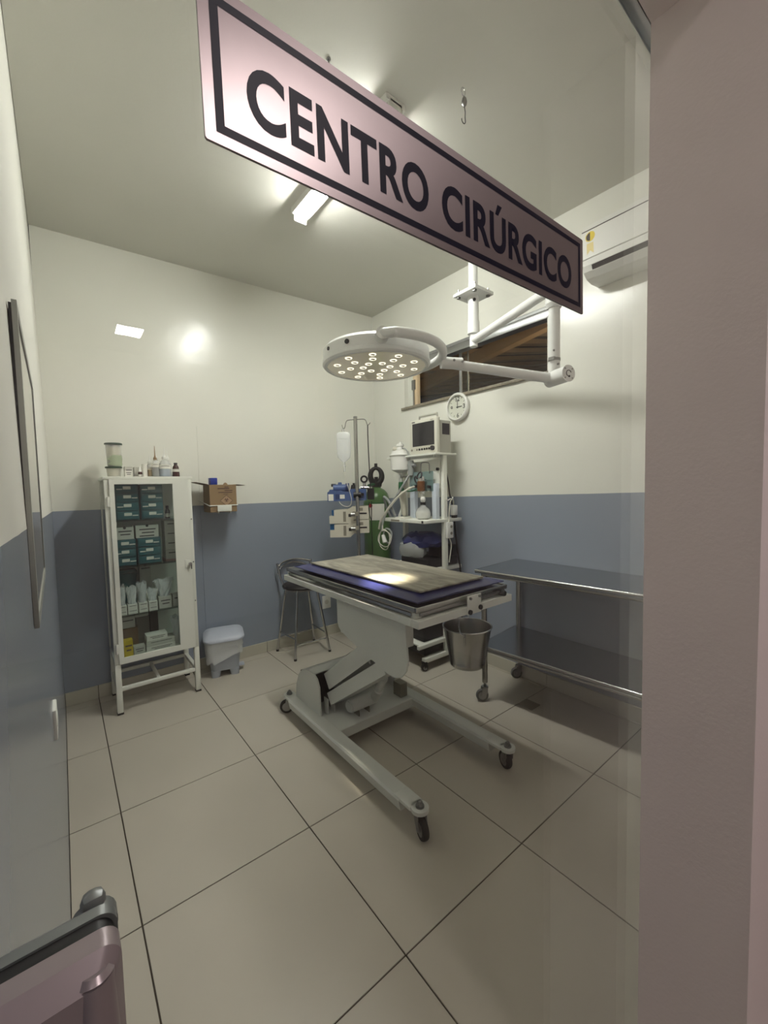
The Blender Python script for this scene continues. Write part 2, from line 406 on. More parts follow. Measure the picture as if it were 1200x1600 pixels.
for (lx, ly, lab) in ((0.364, -5.95, 'small square ceiling light far down the corridor behind the glass door'), (0.46, -3.64, 'square ceiling light over the corridor just outside the glass door')):
    t = thing('ceiling_panel_light', lab, 'ceiling light', (lx, ly, AZ-0.02), 'corridor ceiling lights')
    part('frame', G().box((lx-0.1, ly-0.11, AZ-0.016), (lx+0.1, ly+0.11, AZ), bev=0.003), 'white_plastic', t)
    part('diffuser', G().box((lx-0.088, ly-0.098, AZ-0.019), (lx+0.088, ly+0.098, AZ-0.015)), 'panel_glow', t)

# window high in the right wall
win = struct('window_1', G().box((XR+0.05, WY0, WZ1-0.035), (XR+0.11, WY1, WZ1)).box((XR+0.05, WY0, WZ0), (XR+0.11, WY1, WZ0+0.02)).box((XR+0.05, WY0, WZ0), (XR+0.11, WY0+0.025, WZ1)), 'aluminium')
part('top_rail', G().box((XR-0.004, WY0-0.01, WZ1-0.055), (XR+0.07, WY1, WZ1-0.004), bev=0.003), 'aluminium', win)
part('upper_trim', G().box((XR-0.006, WY0-0.01, WZ1-0.004), (XR+0.05, WY1+0.02, WZ1+0.022), bev=0.003), 'aluminium_dull', win)
part('window_sill', G().box((XR-0.022, WY0-0.02, WZ0-0.022), (XR+0.15, WY1+0.03, WZ0), bev=0.003), 'granite', win, 'speckled granite sill')
part('side_post', G().box((XR+0.03, WY1-0.14, WZ0), (XR+0.07, WY1-0.085, WZ1-0.04), bev=0.003), 'cream_wood', win, 'cream painted post')
part('side_panel', G().box((XR+0.045, WY1-0.088, WZ0), (XR+0.06, WY1, WZ1-0.04)), 'white_enamel', win)
part('latch', G().box((XR+0.018, WY1-0.12, WZ0+0.15), (XR+0.042, WY1-0.075, WZ0+0.24), bev=0.005).box((XR+0.02, WY1-0.105, WZ0+0.0), (XR+0.034, WY1-0.092, WZ0+0.16)), 'dull_steel', win)
ym = -0.40
part('pane', G().box((XR+0.072, WY0+0.02, WZ0+0.015), (XR+0.077, ym+0.02, WZ1-0.04)), 'window_glass', win)
part('pane', G().box((XR+0.09, ym-0.06, WZ0+0.015), (XR+0.095, WY1-0.13, WZ1-0.04)), 'window_glass', win)
part('meeting_stile', G().box((XR+0.071, ym-0.006, WZ0+0.012), (XR+0.079, ym+0.02, WZ1-0.04)), 'aluminium_dull', win)
part('meeting_stile', G().box((XR+0.089, ym-0.062, WZ0+0.012), (XR+0.097, ym-0.05, WZ1-0.04)), 'aluminium_dull', win)
# timber roof outside the window
roof = thing('roof_timbers', 'wooden rafter and battens of the roof seen through the window', 'roof', (XR+1.2, -0.4, 2.3))
part('rafter', G().add([(3.00, 1.6, 2.33), (3.08, 1.6, 2.33), (3.08, 1.6, 2.42), (3.00, 1.6, 2.42), (3.00, -2.4, 2.855), (3.08, -2.4, 2.855), (3.08, -2.4, 2.975), (3.00, -2.4, 2.975)],
    [(0, 1, 2, 3), (7, 6, 5, 4), (0, 4, 5, 1), (1, 5, 6, 2), (2, 6, 7, 3), (3, 7, 4, 0)]), 'wood_pale', roof)
def rz(x, y): return 2.66+0.20*(x-XR)+0.10*(-0.6-y)*0.6
for k in range(16):
    y = -2.2+k*0.30; xa, xb = XR+0.18, XR+6.4; vs_ = [(x, yy, rz(x, yy)+dz) for dz in (0, 0.05) for x, yy in ((xa, y), (xb, y), (xb, y+0.09), (xa, y+0.09))]
    part('batten', G().add(vs_, [(3, 2, 1, 0), (4, 5, 6, 7), (0, 1, 5, 4), (1, 2, 6, 5), (2, 3, 7, 6), (3, 0, 4, 7)]), 'wood_batten', roof)
pts = [(XR+0.16, -2.6), (XR+6.6, -2.6), (XR+6.6, 3.0), (XR+0.16, 3.0)]
part('roof_deck', G().add([(x, y, rz(x, y)+dz) for dz in (0.052, 0.08) for x, y in pts], [(3, 2, 1, 0), (4, 5, 6, 7), (0, 1, 5, 4), (1, 2, 6, 5), (2, 3, 7, 6), (3, 0, 4, 7)]), 'wood_dark', roof)
struct('wall_outside', G().box((XR+6.5, -2.6, 0), (XR+6.6, 3.0, 4.0)), 'wood_dark')
ob = thing('added_bulb', 'added warm bulb, out of view, lighting the roof outside the window', 'bulb', (3.5, -1.2, 2.45))  # unseen bulb, added to brighten the roof timbers
part('bulb', G().sphere((3.5, -1.2, 2.46), 0.035), 'added_bulb_glow', ob)
part('socket', G().cyl((3.5, -1.2, 2.49), (3.5, -1.2, 2.56), 0.02, n=12), 'black', ob)
part('cord', G().cyl((3.5, -1.2, 2.56), (3.5, -1.2, 2.98), 0.004, n=6), 'black', ob)

# sliding glass door with lock and sign
YG = -2.389
gd = struct('door_1', G().box((-0.172, YG, 0.012), (0.78, YG+0.008, 2.150)), 'door_glass', 'clear sliding glass door')
rl = struct('trim_1', G().box((XL, YF+0.003, 2.131), (1.6, YF+0.022, 2.185), bev=0.002), 'aluminium', 'aluminium track over the glass door')
# sign
TA = math.atan2(0.010, 0.4965)
def sg(u, v, d=0.0):
    return (-0.049+u*math.cos(TA)-v*math.sin(TA), YG-d, 1.612+u*math.sin(TA)+v*math.cos(TA))
sgn = thing('door_sign', 'brushed metal door sign reading CENTRO CIRÚRGICO in navy letters', 'sign', sg(0.248, 0))
SW, SH = 0.4975, 0.0985
a = G(); r_ = 0.0011
a.add([sg(u, v, d) for d in (0.0002, 0.0022) for u, v in ((r_, 0), (SW-r_, 0), (SW, r_), (SW, SH-r_), (SW-r_, SH), (r_, SH), (0, SH-r_), (0, r_))],
      [tuple(range(8)), tuple(range(15, 7, -1))]+[(k, (k+1) % 8, 8+(k+1) % 8, 8+k) for k in range(8)])
part('plate', a, 'brushed_sign', sgn)
def ring(i0, wd):
    o_, n_ = [(i0, i0), (SW-i0, i0), (SW-i0, SH-i0), (i0, SH-i0)], None
    i1 = i0+wd; n_ = [(i1, i1), (SW-i1, i1), (SW-i1, SH-i1), (i1, SH-i1)]
    return G().add([sg(u, v, 0.0024) for u, v in o_+n_], [(k, (k+1) % 4, 4+(k+1) % 4, 4+k) for k in range(4)])
part('border', ring(0.0072, 0.0056), 'navy_print', sgn)
for word, u0, wd in (('CENTRO', 0.029, 0.171), ('CIRÚRGICO', 0.218, 0.2475)):
    vs_, fs_ = text_mesh(word, wd, 0.0390, 0.030, 1.06)
    part('lettering', G().add([sg(u0+x, 0.0248+y, 0.0024) for x, y in vs_], fs_), 'navy_print', sgn)
# lock clamped on the glass edge
lk = thing('glass_door_lock', 'grey metal lock case clamped on the glass door edge, bottom left', 'lock', (-0.145, YG, 0.96))
LX0, LX1, LZ0, LZ1 = -0.178, -0.1195, 0.962, 1.134
def plate(yo, yi, z1, x1, rr):
    pts = [(LX0, LZ0), (x1, LZ0)]+[(x1-rr+rr*math.cos(t), z1-rr+rr*math.sin(t)) for t in [PI/2*k/8 for k in range(9)]]+[(LX0, z1)]
    return pts
def slab(y0, y1, z1, x1, rr, inset):
    """slab with its outer face (y1) drawn in like a chamfer"""
    p0 = plate(0, 0, z1, x1, rr); p1 = [(x-inset if x > LX1-0.03 else x, z-inset*1.6 if z > 1.05 else z) for x, z in p0]; n = len(p0); q = G()
    ym_ = y0+(y1-y0)*0.55
    q.add([(x, y0, z) for x, z in p0]+[(x, ym_, z) for x, z in p0]+[(x, y1, z) for x, z in p1],
          [tuple(range(n)), tuple(range(3*n-1, 2*n-1, -1))]+[(k, (k+1) % n, n+(k+1) % n, n+k) for k in range(n)]+[(n+k, n+(k+1) % n, 2*n+(k+1) % n, 2*n+k) for k in range(n)], True)
    return q
part('front_case', slab(YG-0.001, YG-0.024, LZ1, LX1, 0.010, 0.007), 'lock_metal', lk)
part('rear_case', slab(YG+0.0085, YG+0.022, LZ1, LX1, 0.010, 0.003), 'lock_grey', lk)
part('gasket', slab(YG-0.001, YG+0.0085, LZ1-0.0015, LX1-0.002, 0.010, 0.0), 'black', lk)
part('cylinder_boss', G().cyl((-0.1325, YG-0.020, 0.98), (-0.1325, YG-0.0165, 1.1235), 0.0130, 0.0092, 24).cyl((-0.1325, YG-0.0165, 1.1235), (-0.1325, YG-0.0160, 1.1265), 0.0092, 0.0068, 24), 'lock_metal', lk)
part('thumb_turn', G().cyl((-0.131, YG+0.020, 1.116), (-0.131, YG+0.030, 1.116), 0.0125, n=20).box((-0.1375, YG+0.022, 1.106), (-0.1240, YG+0.034, 1.1345), bev=0.005), 'lock_grey', lk)

# framed whiteboard on the left wall (its near end stands off the wall)
wb = thing('whiteboard', 'glossy whiteboard in an aluminium frame on the left wall', 'whiteboard', (-0.18, -1.45, 1.16))
def wbx(p): return Vector((p.x-0.006*(p.y+1.776)/0.636, p.y, p.z))
y0, y1, z0, z1 = -1.776, -1.14, 1.165, 1.705
for a_, b_ in (((y0, z0), (y0+0.02, z1)), ((y1-0.02, z0), (y1, z1)), ((y0+0.02, z1-0.02), (y1-0.02, z1)), ((y0+0.02, z0), (y1-0.02, z0+0.02))):
    part('frame_side', G().box((-0.1795, a_[0], a_[1]), (-0.1725, b_[0], b_[1])).xf(wbx), 'frame_grey', wb)
part('board', G().box((-0.1785, y0+0.02, z0+0.02), (-0.1742, y1-0.02, z1-0.02)).xf(wbx), 'whiteboard', wb)
part('shadow_gap', G().box((-0.1835, y0+0.004, z0+0.004), (-0.1795, y1-0.02, z1-0.004)), 'black', wb)  # black sheet standing in for the shadow gap behind the frame
sk = thing('wall_socket', 'white wall socket low on the glossy left wall', 'socket', (XL, -1.27, 0.74))
part('plate', G().box((XL-0.002, -1.315, 0.745), (XL+0.008, -1.235, 0.826), bev=0.003), 'white_plastic', sk)
part('outlet', G().cyl((XL+0.0078, -1.275, 0.786), (XL+0.0092, -1.275, 0.786), 0.02), 'white_plastic', sk)
sk = thing('wall_socket', 'white wall socket on the back wall beside the stool', 'socket', (1.80, YB, 0.28))
part('plate', G().box((1.755, YB-0.012, 0.262), (1.845, YB, 0.385), bev=0.004), 'white_plastic', sk)
part('outlet', G().cyl((1.80, YB-0.0125, 0.325), (1.80, YB-0.014, 0.325), 0.022).cyl((1.79, YB-0.0145, 0.325), (1.79, YB-0.0147, 0.325), 0.003).cyl((1.81, YB-0.0145, 0.325), (1.81, YB-0.0147, 0.325), 0.003), 'carton_grey', sk)
# conduit trace and a screw on the back wall
solo('wall_conduit', G().cyl((0.715, YB, 0.1), (0.715, YB, 1.9), 0.003, n=8), 'gloss_wall', 'thin painted conduit running up the back wall behind the brown box', 'conduit')
solo('wall_screw', G().cyl((0.005, YB, 1.50), (0.005, YB-0.012, 1.50), 0.006, n=10), 'white_plastic', 'single small white wall plug left of the cabinet', 'screw')

# ------------------------------------------------------------------ ceiling tube lamp
lx, ly0, ly1 = 1.092, -0.36, -1.27
tl = thing('ceiling_tube_lamp', 'white batten ceiling lamp with a lit tube half hidden behind the sign', 'ceiling lamp', (lx, (ly0+ly1)/2, 3.02))
part('batten', G().box((lx-0.055, ly1, 3.040), (lx+0.055, ly0, 3.10), bev=0.004), 'white_plastic', tl)
part('tube', G().prism([(lx+0.036*math.cos(t), 3.040+0.027*math.sin(t)) for t in [-PI*k/12 for k in range(13)]], 'y', ly1+0.05, ly0-0.012), 'tube_glow', tl, 'lit tube')
part('end_cap', G().box((lx-0.04, ly0-0.012, 3.004), (lx+0.04, ly0, 3.06), bev=0.004), 'white_plastic', tl)
part('end_cap', G().box((lx-0.04, ly1, 3.004), (lx+0.04, ly1+0.05, 3.06), bev=0.008), 'white_plastic', tl)
# hooks in the ceiling
hk = thing('ceiling_hook', 'wire hook hanging on a short swivel from the ceiling', 'hook', (1.287, -1.482, 2.93))
hx, hy = 1.287, -1.482
part('plug', G().cyl((hx, hy, 3.066), (hx, hy, 3.076), 0.013, n=14), 'black', hk)
part('eye', G().tube([(hx-0.006+0.012*math.cos(t), hy, 3.043+0.016*math.sin(t)) for t in [2*PI*k/14 for k in range(14)]], 0.0022, 8, True), 'chrome', hk)
part('swivel', G().lathe((hx, hy, 2.985), [(0.003, 0), (0.010, 0.008), (0.012, 0.02), (0.009, 0.034), (0.003, 0.042)], 14), 'dull_steel', hk)
part('hook', G().tube([(hx, hy, 2.987), (hx+0.006, hy, 2.968), (hx+0.004, hy, 2.945)]+[(hx-0.006+0.012*math.cos(t), hy, 2.930+0.014*math.sin(t)) for t in [-PI*k/10 for k in range(0, 11)]], 0.0018, 8), 'black', hk)
hx, hy = 0.775, -1.238
hk = thing('ceiling_hook', 'small bare screw eye in the ceiling just above the sign', 'hook', (hx, hy, 3.02))
part('eye', G().tube([(hx+0.011*math.cos(t), hy, 3.030+0.014*math.sin(t)) for t in [2*PI*k/14 for k in range(14)]], 0.0022, 8, True), 'chrome', hk)
part('shank', G().cyl((hx, hy, 3.044), (hx, hy, 3.075), 0.003, n=8).cyl((hx, hy, 3.062), (hx, hy, 3.075), 0.009, n=10), 'dull_steel', hk)

# ------------------------------------------------------------------ operating table
def caster(parent, x, y, r, ang, fork='chrome', tyre='rubber', stem=0.03, wid=0.022, off=None):
    """swivel castor: tyre, hub and fork as one part with sub-parts; wheel trails at angle ang"""
    off = r*0.45 if off is None else off
    cx, cy = x+math.cos(ang)*off, y+math.sin(ang)*off; ax = Vector((-math.sin(ang), math.cos(ang), 0)); c = Vector((cx, cy, r))
    w = part('castor', G().lathe(c-ax*wid/2, [(r*0.62, 0), (r*0.93, 0.0), (r, wid*0.25), (r, wid*0.75), (r*0.93, wid), (r*0.62, wid)], 22, ax), tyre, parent)
    part('hub', G().cyl(c-ax*(wid*0.52), c+ax*(wid*0.52), r*0.64, n=18).cyl(c-ax*(wid*0.9), c+ax*(wid*0.9), r*0.2, n=10), 'dull_steel', w)
    f = G(); R_ = rotz(ang)
    top = 2*r+0.012
    for s in (-1, 1):
        pts = [(-off-0.014, top), (-off+0.02, top), (r*0.25, r*0.95), (0.006, r*0.78), (-0.012, r*0.85), (-off-0.014, r*1.5)]
        ys = s*(wid*0.5+0.006)
        q = G().prism(pts, 'y', ys-0.0015, ys+0.0015).xf(lambda p: R_ @ p + Vector((cx, cy, 0))); f.v += []; f.add(q.v, q.f)
    f.cyl((x, y, top-0.004), (x, y, top+0.006), 0.022, n=16).cyl((x, y, top+0.006), (x, y, top+stem), 0.008, n=10)
    part('fork', f, fork, w)
    return w

TX0, TX1, TY0, TY1 = 0.94, 1.56, -1.515, -0.285
ot = thing('operating_table', 'white hydraulic operating table on an H-shaped base with castors', 'operating table', (1.23, -0.9, 0))
RA, RB = 0.925, 1.512             # rail centre lines
for xr, lab in ((RA, None), (RB, None)):
    q = G()
    # rail: wide top, sides falling in, nose plate carrying the castor
    pts = [(-0.033, 0.118), (0.033, 0.118), (0.040, 0.108), (0.030, 0.062), (-0.030, 0.062), (-0.040, 0.108)]
    n = len(pts); y_a, y_b = -0.40, -1.435
    q.add([(xr+u, y_a, v) for u, v in pts]+[(xr+u, y_b, v) for u, v in pts], [tuple(range(n)), tuple(range(2*n-1, n-1, -1))]+[(k, (k+1) % n, n+(k+1) % n, n+k) for k in range(n)])
    part('base_rail', q, 'bed_enamel', ot)
    part('castor_plate', G().box((xr-0.036, -1.50, 0.103), (xr+0.036, -1.40, 0.1185), bev=0.003).cyl((xr, -1.52, 0.103), (xr, -1.52, 0.1185), 0.036, n=22), 'bed_enamel', ot)
    part('castor_plate', G().box((xr-0.034, -0.42, 0.103), (xr+0.034, -0.34, 0.1185), bev=0.003).cyl((xr, -0.335, 0.103), (xr, -0.335, 0.1185), 0.034, n=22), 'bed_enamel', ot)
    for yy, an in ((-1.52, -1.9 if xr < 1.2 else 1.2), (-0.335, 2.6 if xr < 1.2 else 0.6)):
        caster(ot, xr, yy, 0.042, an, 'dull_steel', 'rubber', stem=0.02, wid=0.026)
        part('axle_nut', G().cyl((xr, yy, 0.118), (xr, yy, 0.124), 0.018, n=16).cyl((xr, yy, 0.124), (xr, yy, 0.136), 0.013, n=6).sphere((xr, yy, 0.138), 0.008, 10, 6), 'dull_steel', ot)
part('cross_plate', G().box((RA+0.03, -0.872, 0.104), (RB-0.03, -0.42, 0.118), bev=0.002).box((RA+0.03, -0.876, 0.066), (RB-0.03, -0.866, 0.116)).box((RA+0.03, -0.43, 0.066), (RB-0.03, -0.42, 0.116)), 'bed_enamel', ot)
# housing over the rear of the base
hp = [(-0.385, 0.118), (-0.397, 0.20), (-0.430, 0.272), (-0.480, 0.318), (-0.55, 0.340), (-0.625, 0.340), (-0.660, 0.322), (-0.684, 0.280), (-0.690, 0.118)]
for xx in (0.945, 1.482): part('housing_side', G().prism(hp, 'x', xx, xx+0.008), 'bed_enamel', ot)
n = len(hp); q = G()
top_pts = hp[:6]
q.add([(0.95, y, z) for y, z in top_pts]+[(1.486, y, z) for y, z in top_pts]+[(0.95, y-0.004 if i < 2 else y, z-0.006) for i, (y, z) in enumerate(top_pts)]+[(1.486, y, z-0.006) for y, z in top_pts],
      [(k, k+1, 7+k, 6+k) for k in range(5)]+[(12+k, 18+k, 19+k, 13+k) for k in range(5)])
part('housing_cover', q, 'bed_enamel', ot)
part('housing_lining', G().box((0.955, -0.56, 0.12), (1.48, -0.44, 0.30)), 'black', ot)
# parallel lifting arms
def arm(p0, p1, hw, x0, x1, name):
    d = Vector((0, p1[0]-p0[0], p1[1]-p0[1])).normalized(); nn = Vector((0, -d.z, d.y)); q = G(); vs = []
    for x in (x0, x1):
        for P, s in ((p0, -1), (p1, -1), (p1, 1), (p0, 1)): vs.append((x, P[0]+nn.y*hw*s, P[1]+nn.z*hw*s))
    q.add(vs, [(0, 1, 2, 3), (7, 6, 5, 4), (0, 4, 5, 1), (1, 5, 6, 2), (2, 6, 7, 3), (3, 7, 4, 0)]); return part(name, q, 'bed_enamel', ot)
arm((-0.662, 0.290), (-1.11, 0.625), 0.045, 1.006, 1.13, 'upper_arm')
arm((-0.690, 0.200), (-1.20, 0.556), 0.034, 1.002, 1.15, 'lower_arm')
part('arm_gap_dark', G().box((1.03, -0.66, 0.13), (1.06, -0.60, 0.30)), 'black', ot)  # black box added to darken the gap between the arms
part('arm_bolt', G().cyl((0.990, -1.112, 0.555), (1.0, -1.112, 0.555), 0.009, n=12), 'dull_steel', ot)
for xx in (0.99, 1.03): part('bracket', G().box((xx, -0.70, 0.118), (xx+0.004, -0.655, 0.205)), 'bed_enamel', ot)
part('motor', G().cyl((1.07, -0.80, 0.178), (1.22, -0.80, 0.178), 0.036, n=22).cyl((1.06, -0.80, 0.178), (1.075, -0.80, 0.178), 0.028, n=18).cyl((1.22, -0.80, 0.178), (1.26, -0.80, 0.178), 0.028, n=18), 'bed_enamel', ot, 'electric motor')
part('actuator', G().cyl((1.24, -0.80, 0.165), (1.14, -1.03, 0.40), 0.020, n=16).cyl((1.24, -0.80, 0.165), (1.19, -0.915, 0.283), 0.028, n=16), 'bed_enamel', ot)
for xx in (1.11, 1.18): part('motor_mount', G().box((xx, -0.83, 0.118), (xx+0.005, -0.77, 0.15)), 'beige_dark', ot)
part('pivot_block', G().box((1.42, -0.83, 0.118), (1.47, -0.76, 0.20)), 'beige_dark', ot)
# upper column box with rounded foot
up = [(-0.825, 0.835), (-0.828, 0.680), (-0.838, 0.658), (-0.865, 0.640), (-0.985, 0.606), (-1.255, 0.545), (-1.300, 0.545), (-1.345, 0.562), (-1.378, 0.600), (-1.388, 0.650), (-1.375, 0.835)]
part('column_panel', G().prism(up, 'x', 0.990, 0.998), 'bed_enamel', ot)
part('column_body', G().box((1.0, -1.24, 0.63), (1.16, -0.84, 0.80)), 'bed_enamel', ot)
part('column_head', G().box((1.0, -1.26, 0.80), (1.18, -0.84, 0.83)), 'bed_enamel', ot)
# lower frame of the top
zf0, zf1 = 0.830, 0.862
for a_, b_ in (((TX0, TY0+0.0455), (TX0+0.045, TY1-0.0455)), ((TX1-0.045, TY0+0.0455), (TX1, TY1-0.0455)), ((TX0, TY0), (TX1, TY0+0.045)), ((TX0, TY1-0.045), (TX1, TY1))):
    part('frame_rail', G().box((a_[0], a_[1], zf0), (b_[0], b_[1], zf1), bev=0.0015, seg=1), 'bed_enamel', ot)
for ya, yb in ((-1.38, -1.28), (-0.92, -0.82)): part('frame_cross', G().box((TX0+0.046, ya, zf0+0.001), (TX1-0.046, yb, zf1-0.008)), 'bed_enamel', ot)
for xx, yy in ((TX0+0.012, TY0+0.03), (TX1-0.05, TY0+0.03), (TX0+0.012, TY1-0.06), (TX1-0.05, TY1-0.06)):
    part('corner_block', G().box((xx, yy, 0.862), (xx+0.034, yy+0.030, 0.893), bev=0.002), 'bed_enamel', ot)
# steel tray top with a raised lip and side rails
q = G(); bx0, bx1, by0, by1 = TX0+0.008, TX1-0.008, TY0+0.02, TY1-0.02; zt = 0.905
part('tray_top', G().box((bx0+0.0125, by0+0.0125, zt-0.006), (bx1-0.0125, by1-0.0125, zt)), 'steel', ot)
for a_, b_ in (((bx0, by0+0.0125), (bx0+0.012, by1-0.0125)), ((bx1-0.012, by0+0.0125), (bx1, by1-0.0125)), ((bx0, by0), (bx1, by0+0.012)), ((bx0, by1-0.012), (bx1, by1))):
    part('tray_lip', G().box((a_[0], a_[1], zt-0.018), (b_[0], b_[1], zt+0.004), bev=0.003), 'steel', ot)
part('side_rail', G().box((bx0-0.002, by0+0.03, 0.872), (bx0+0.006, by1-0.03, 0.884)), 'chrome', ot)
part('end_rail', G().box((bx0+0.02, by0-0.002, 0.872), (bx1-0.02, by0+0.006, 0.886), bev=0.002), 'dull_steel', ot)
for yy in (-0.62, -1.02): part('cross_bar', G().box((bx0+0.012, yy, 0.866), (bx1-0.012, yy+0.04, 0.892)), 'dull_steel', ot)
part('hinge_plate', G().box((1.228, TY0-0.006, 0.828), (1.319, TY0+0.0, 0.912), bev=0.002), 'bed_enamel', ot)
for xx, zz, rr, mm in ((1.243, 0.900, 0.006, 'dull_steel'), (1.304, 0.902, 0.006, 'dull_steel'), (1.240, 0.840, 0.011, 'black'), (1.310, 0.850, 0.011, 'black')):
    part('bolt', G().cyl((xx, TY0-0.014, zz), (xx, TY0-0.005, zz), rr, n=12), mm, ot)
part('knob', G().cyl((1.50, TY0-0.004, 0.876), (1.50, TY0+0.03, 0.876), 0.012, n=14), 'black', ot)
# vinyl mat and board on the table
def pillow(x0, x1, y0, y1, z0, h, nx=18, ny=34, sag=0.006):
    q = G(); vs = []; rnd = random.Random(3)
    def hh(u, v):
        e = min(u, 1-u)*nx*0.5; f = min(v, 1-v)*ny*0.5
        return min(1, e/1.2)**0.6*min(1, f/1.2)**0.6
    for side in (0, 1):
        for j in range(ny+1):
            for i in range(nx+1):
                u, v = i/nx, j/ny; k = hh(u, v) if 0 < u < 1 and 0 < v < 1 else 0
                pull = 0.012*math.sin(v*PI) ; pv = 0.012*math.sin(u*PI)
                x = x0+(x1-x0)*u+(pull if u < 0.5 else -pull)*(1-2*min(u, 1-u)); y = y0+(y1-y0)*v+(pv if v < 0.5 else -pv)*(1-2*min(v, 1-v))
                z = z0+h*0.45+(h*0.55*k if side else -h*0.45*k)+rnd.uniform(-0.0006, 0.0006)
                vs.append((x, y, z))
    N = (nx+1)*(ny+1); fs = []
    for s in (0, 1):
        for j in range(ny):
            for i in range(nx):
                a_ = s*N+j*(nx+1)+i; fs.append((a_, a_+1, a_+nx+2, a_+nx+1) if s else (a_, a_+nx+1, a_+nx+2, a_+1))
    return q.add(vs, fs, True)
mt = thing('vinyl_mat', 'dark blue padded vinyl mat lying on the operating table', 'mat', (1.25, -0.93, 0.905))
part('pad', pillow(0.972, 1.545, -1.478, -0.375, 0.9055, 0.038), 'blue_vinyl', mt)
part('seam', G().tube([(0.972, -1.478, 0.9225), (1.545, -1.478, 0.9225), (1.545, -0.375, 0.9225), (0.972, -0.375, 0.9225)], 0.003, 8, True), 'blue_vinyl', mt)
solo('table_board', G().box((1.030, -1.432, 0.9445), (1.452, -0.475, 0.953), bev=0.0015, seg=1), 'worn_board', 'worn greyish metal board lying on the blue mat under the lamp', 'board')

# ------------------------------------------------------------------ bucket hung under the table end
bcx, bcy, brz = 1.475, -1.305, 0.672
bk = thing('steel_bucket', 'stainless steel bucket hanging by its bail under the table end', 'bucket', (bcx, bcy, 0.46))
part('body', G().lathe((bcx, bcy, 0.470), [(0.0, 0.004), (0.086, 0.0), (0.090, 0.004), (0.092, 0.024), (0.091, 0.027), (0.1225, brz-0.470), (0.1195, brz-0.470), (0.086, 0.012), (0.0, 0.010)], 40), 'steel', bk)
part('rim', G().tube([(bcx+0.124*math.cos(t), bcy+0.124*math.sin(t), brz) for t in [2*PI*k/44 for k in range(44)]], 0.0042, 10, True), 'chrome', bk)
ea = math.radians(215); ed = Vector((math.cos(ea), math.sin(ea), 0))
for s in (1, -1):
    e0 = Vector((bcx, bcy, 0))+ed*0.118*s
    part('ear', G().tube([e0+Vector((0, 0, 0.610))+ed*0.006*s, e0+Vector((0, 0, 0.640))+ed*0.016*s, e0+Vector((0, 0, 0.664))+ed*0.020*s, e0+Vector((0, 0, 0.652))+ed*0.006*s], 0.004, 8, smooth_pts=1), 'steel', bk)
c0 = Vector((bcx, bcy, brz-0.012)); pk = Vector((bcx+0.02, bcy+0.06, 0.838))
part('bail', G().tube([c0+ed*0.130, c0+ed*0.150+Vector((0, 0.0, 0.012)), c0+ed*0.185+Vector((0, 0.03, 0.030)), pk+ed*0.10-Vector((0, 0, 0.03)), pk, pk-ed*0.08-Vector((0, 0, 0.03)), c0-ed*0.150+Vector((0, 0.02, 0.06)), c0-ed*0.130], 0.0032, 8, smooth_pts=3), 'chrome', bk)

# ------------------------------------------------------------------ stainless side table along the right wall
st = thing('steel_side_table', 'long stainless steel wheeled table with a lower shelf against the right wall', 'table', (2.19, -1.6, 0))
SA, SB = Vector((1.913, -1.007, 0)), Vector((2.03, -2.34, 0))        # front edge
def sx(y): return SA.x+(SB.x-SA.x)*(y-SA.y)/(SB.y-SA.y)
def deck(z, th, inset, xr):
    q = G(); y0, y1 = -0.975-inset, -2.34
    pts = [(sx(y0)+inset, y0-0.03), (xr, y0+0.015), (xr, y1), (sx(y1)+inset, y1)]
    q.add([(x, y, z-th) for x, y in pts]+[(x, y, z) for x, y in pts], [(3, 2, 1, 0), (4, 5, 6, 7)]+[(k, (k+1) % 4, 4+(k+1) % 4, 4+k) for k in range(4)]); return q
part('table_top', deck(0.862, 0.022, 0.0, 2.424), 'table_steel', st)
part('lower_shelf', deck(0.376, 0.020, 0.012, 2.415), 'table_steel', st)
for z_, in_ in ((0.855, 0.0), (0.369, 0.012)):
    part('edge_glint', G().tube([(2.42-in_, -0.962, z_), (sx(-1.005)+in_, -1.008-in_, z_), (sx(-2.34)+in_, -2.34, z_)], 0.0085, 12), 'chrome', st)  # bright chrome tube added to draw the highlight line along the edges
for (x, y) in ((1.955, -1.040), (2.395, -1.00), (2.055, -2.30), (2.395, -2.30)):
    part('leg', G().cyl((x, y, 0.125), (x, y, 0.845), 0.0175, n=18), 'steel', st)
    caster(st, x, y, 0.040, 2.5, 'dull_steel', 'wheel_grey', stem=0.035, wid=0.024)
part('shelf_rail', G().cyl((1.955, -1.04, 0.340), (2.055, -2.30, 0.340), 0.012, n=14).cyl((1.955, -1.04, 0.340), (2.395, -1.0, 0.340), 0.012, n=14), 'steel', st)
part('top_rail', G().cyl((1.955, -1.04, 0.828), (2.055, -2.30, 0.828), 0.012, n=14).cyl((1.955, -1.04, 0.828), (2.395, -1.0, 0.828), 0.012, n=14), 'steel', st)

# ------------------------------------------------------------------ surgical lamp
PX, PY = 2.0, -0.94; EX, EY = 1.78, -1.609; LXc, LYc, LZc = 1.044, -1.15, 1.985
sl = thing('surgical_lamp', 'white ceiling-mounted surgical LED lamp with ring yoke and jointed arms', 'surgical lamp', (PX, PY, 2.25))
part('ceiling_pole', G().cyl((PX, PY, 2.60), (PX, PY, 3.12), 0.029, n=24), 'lamp_white', sl)
q = G().box((PX-0.09, PY-0.09, 2.600), (PX+0.09, PY+0.09, 2.620), bev=0.002)
fg = part('flange', q, 'lamp_white', sl)
for s in (-1, 1):
    for t in (-1, 1): part('bolt', G().cyl((PX+s*0.065, PY+t*0.065, 2.59), (PX+s*0.065, PY+t*0.065, 2.645), 0.007, n=8).cyl((PX+s*0.065, PY+t*0.065, 2.592), (PX+s*0.065, PY+t*0.065, 2.600), 0.014, n=6), 'dull_steel', fg)
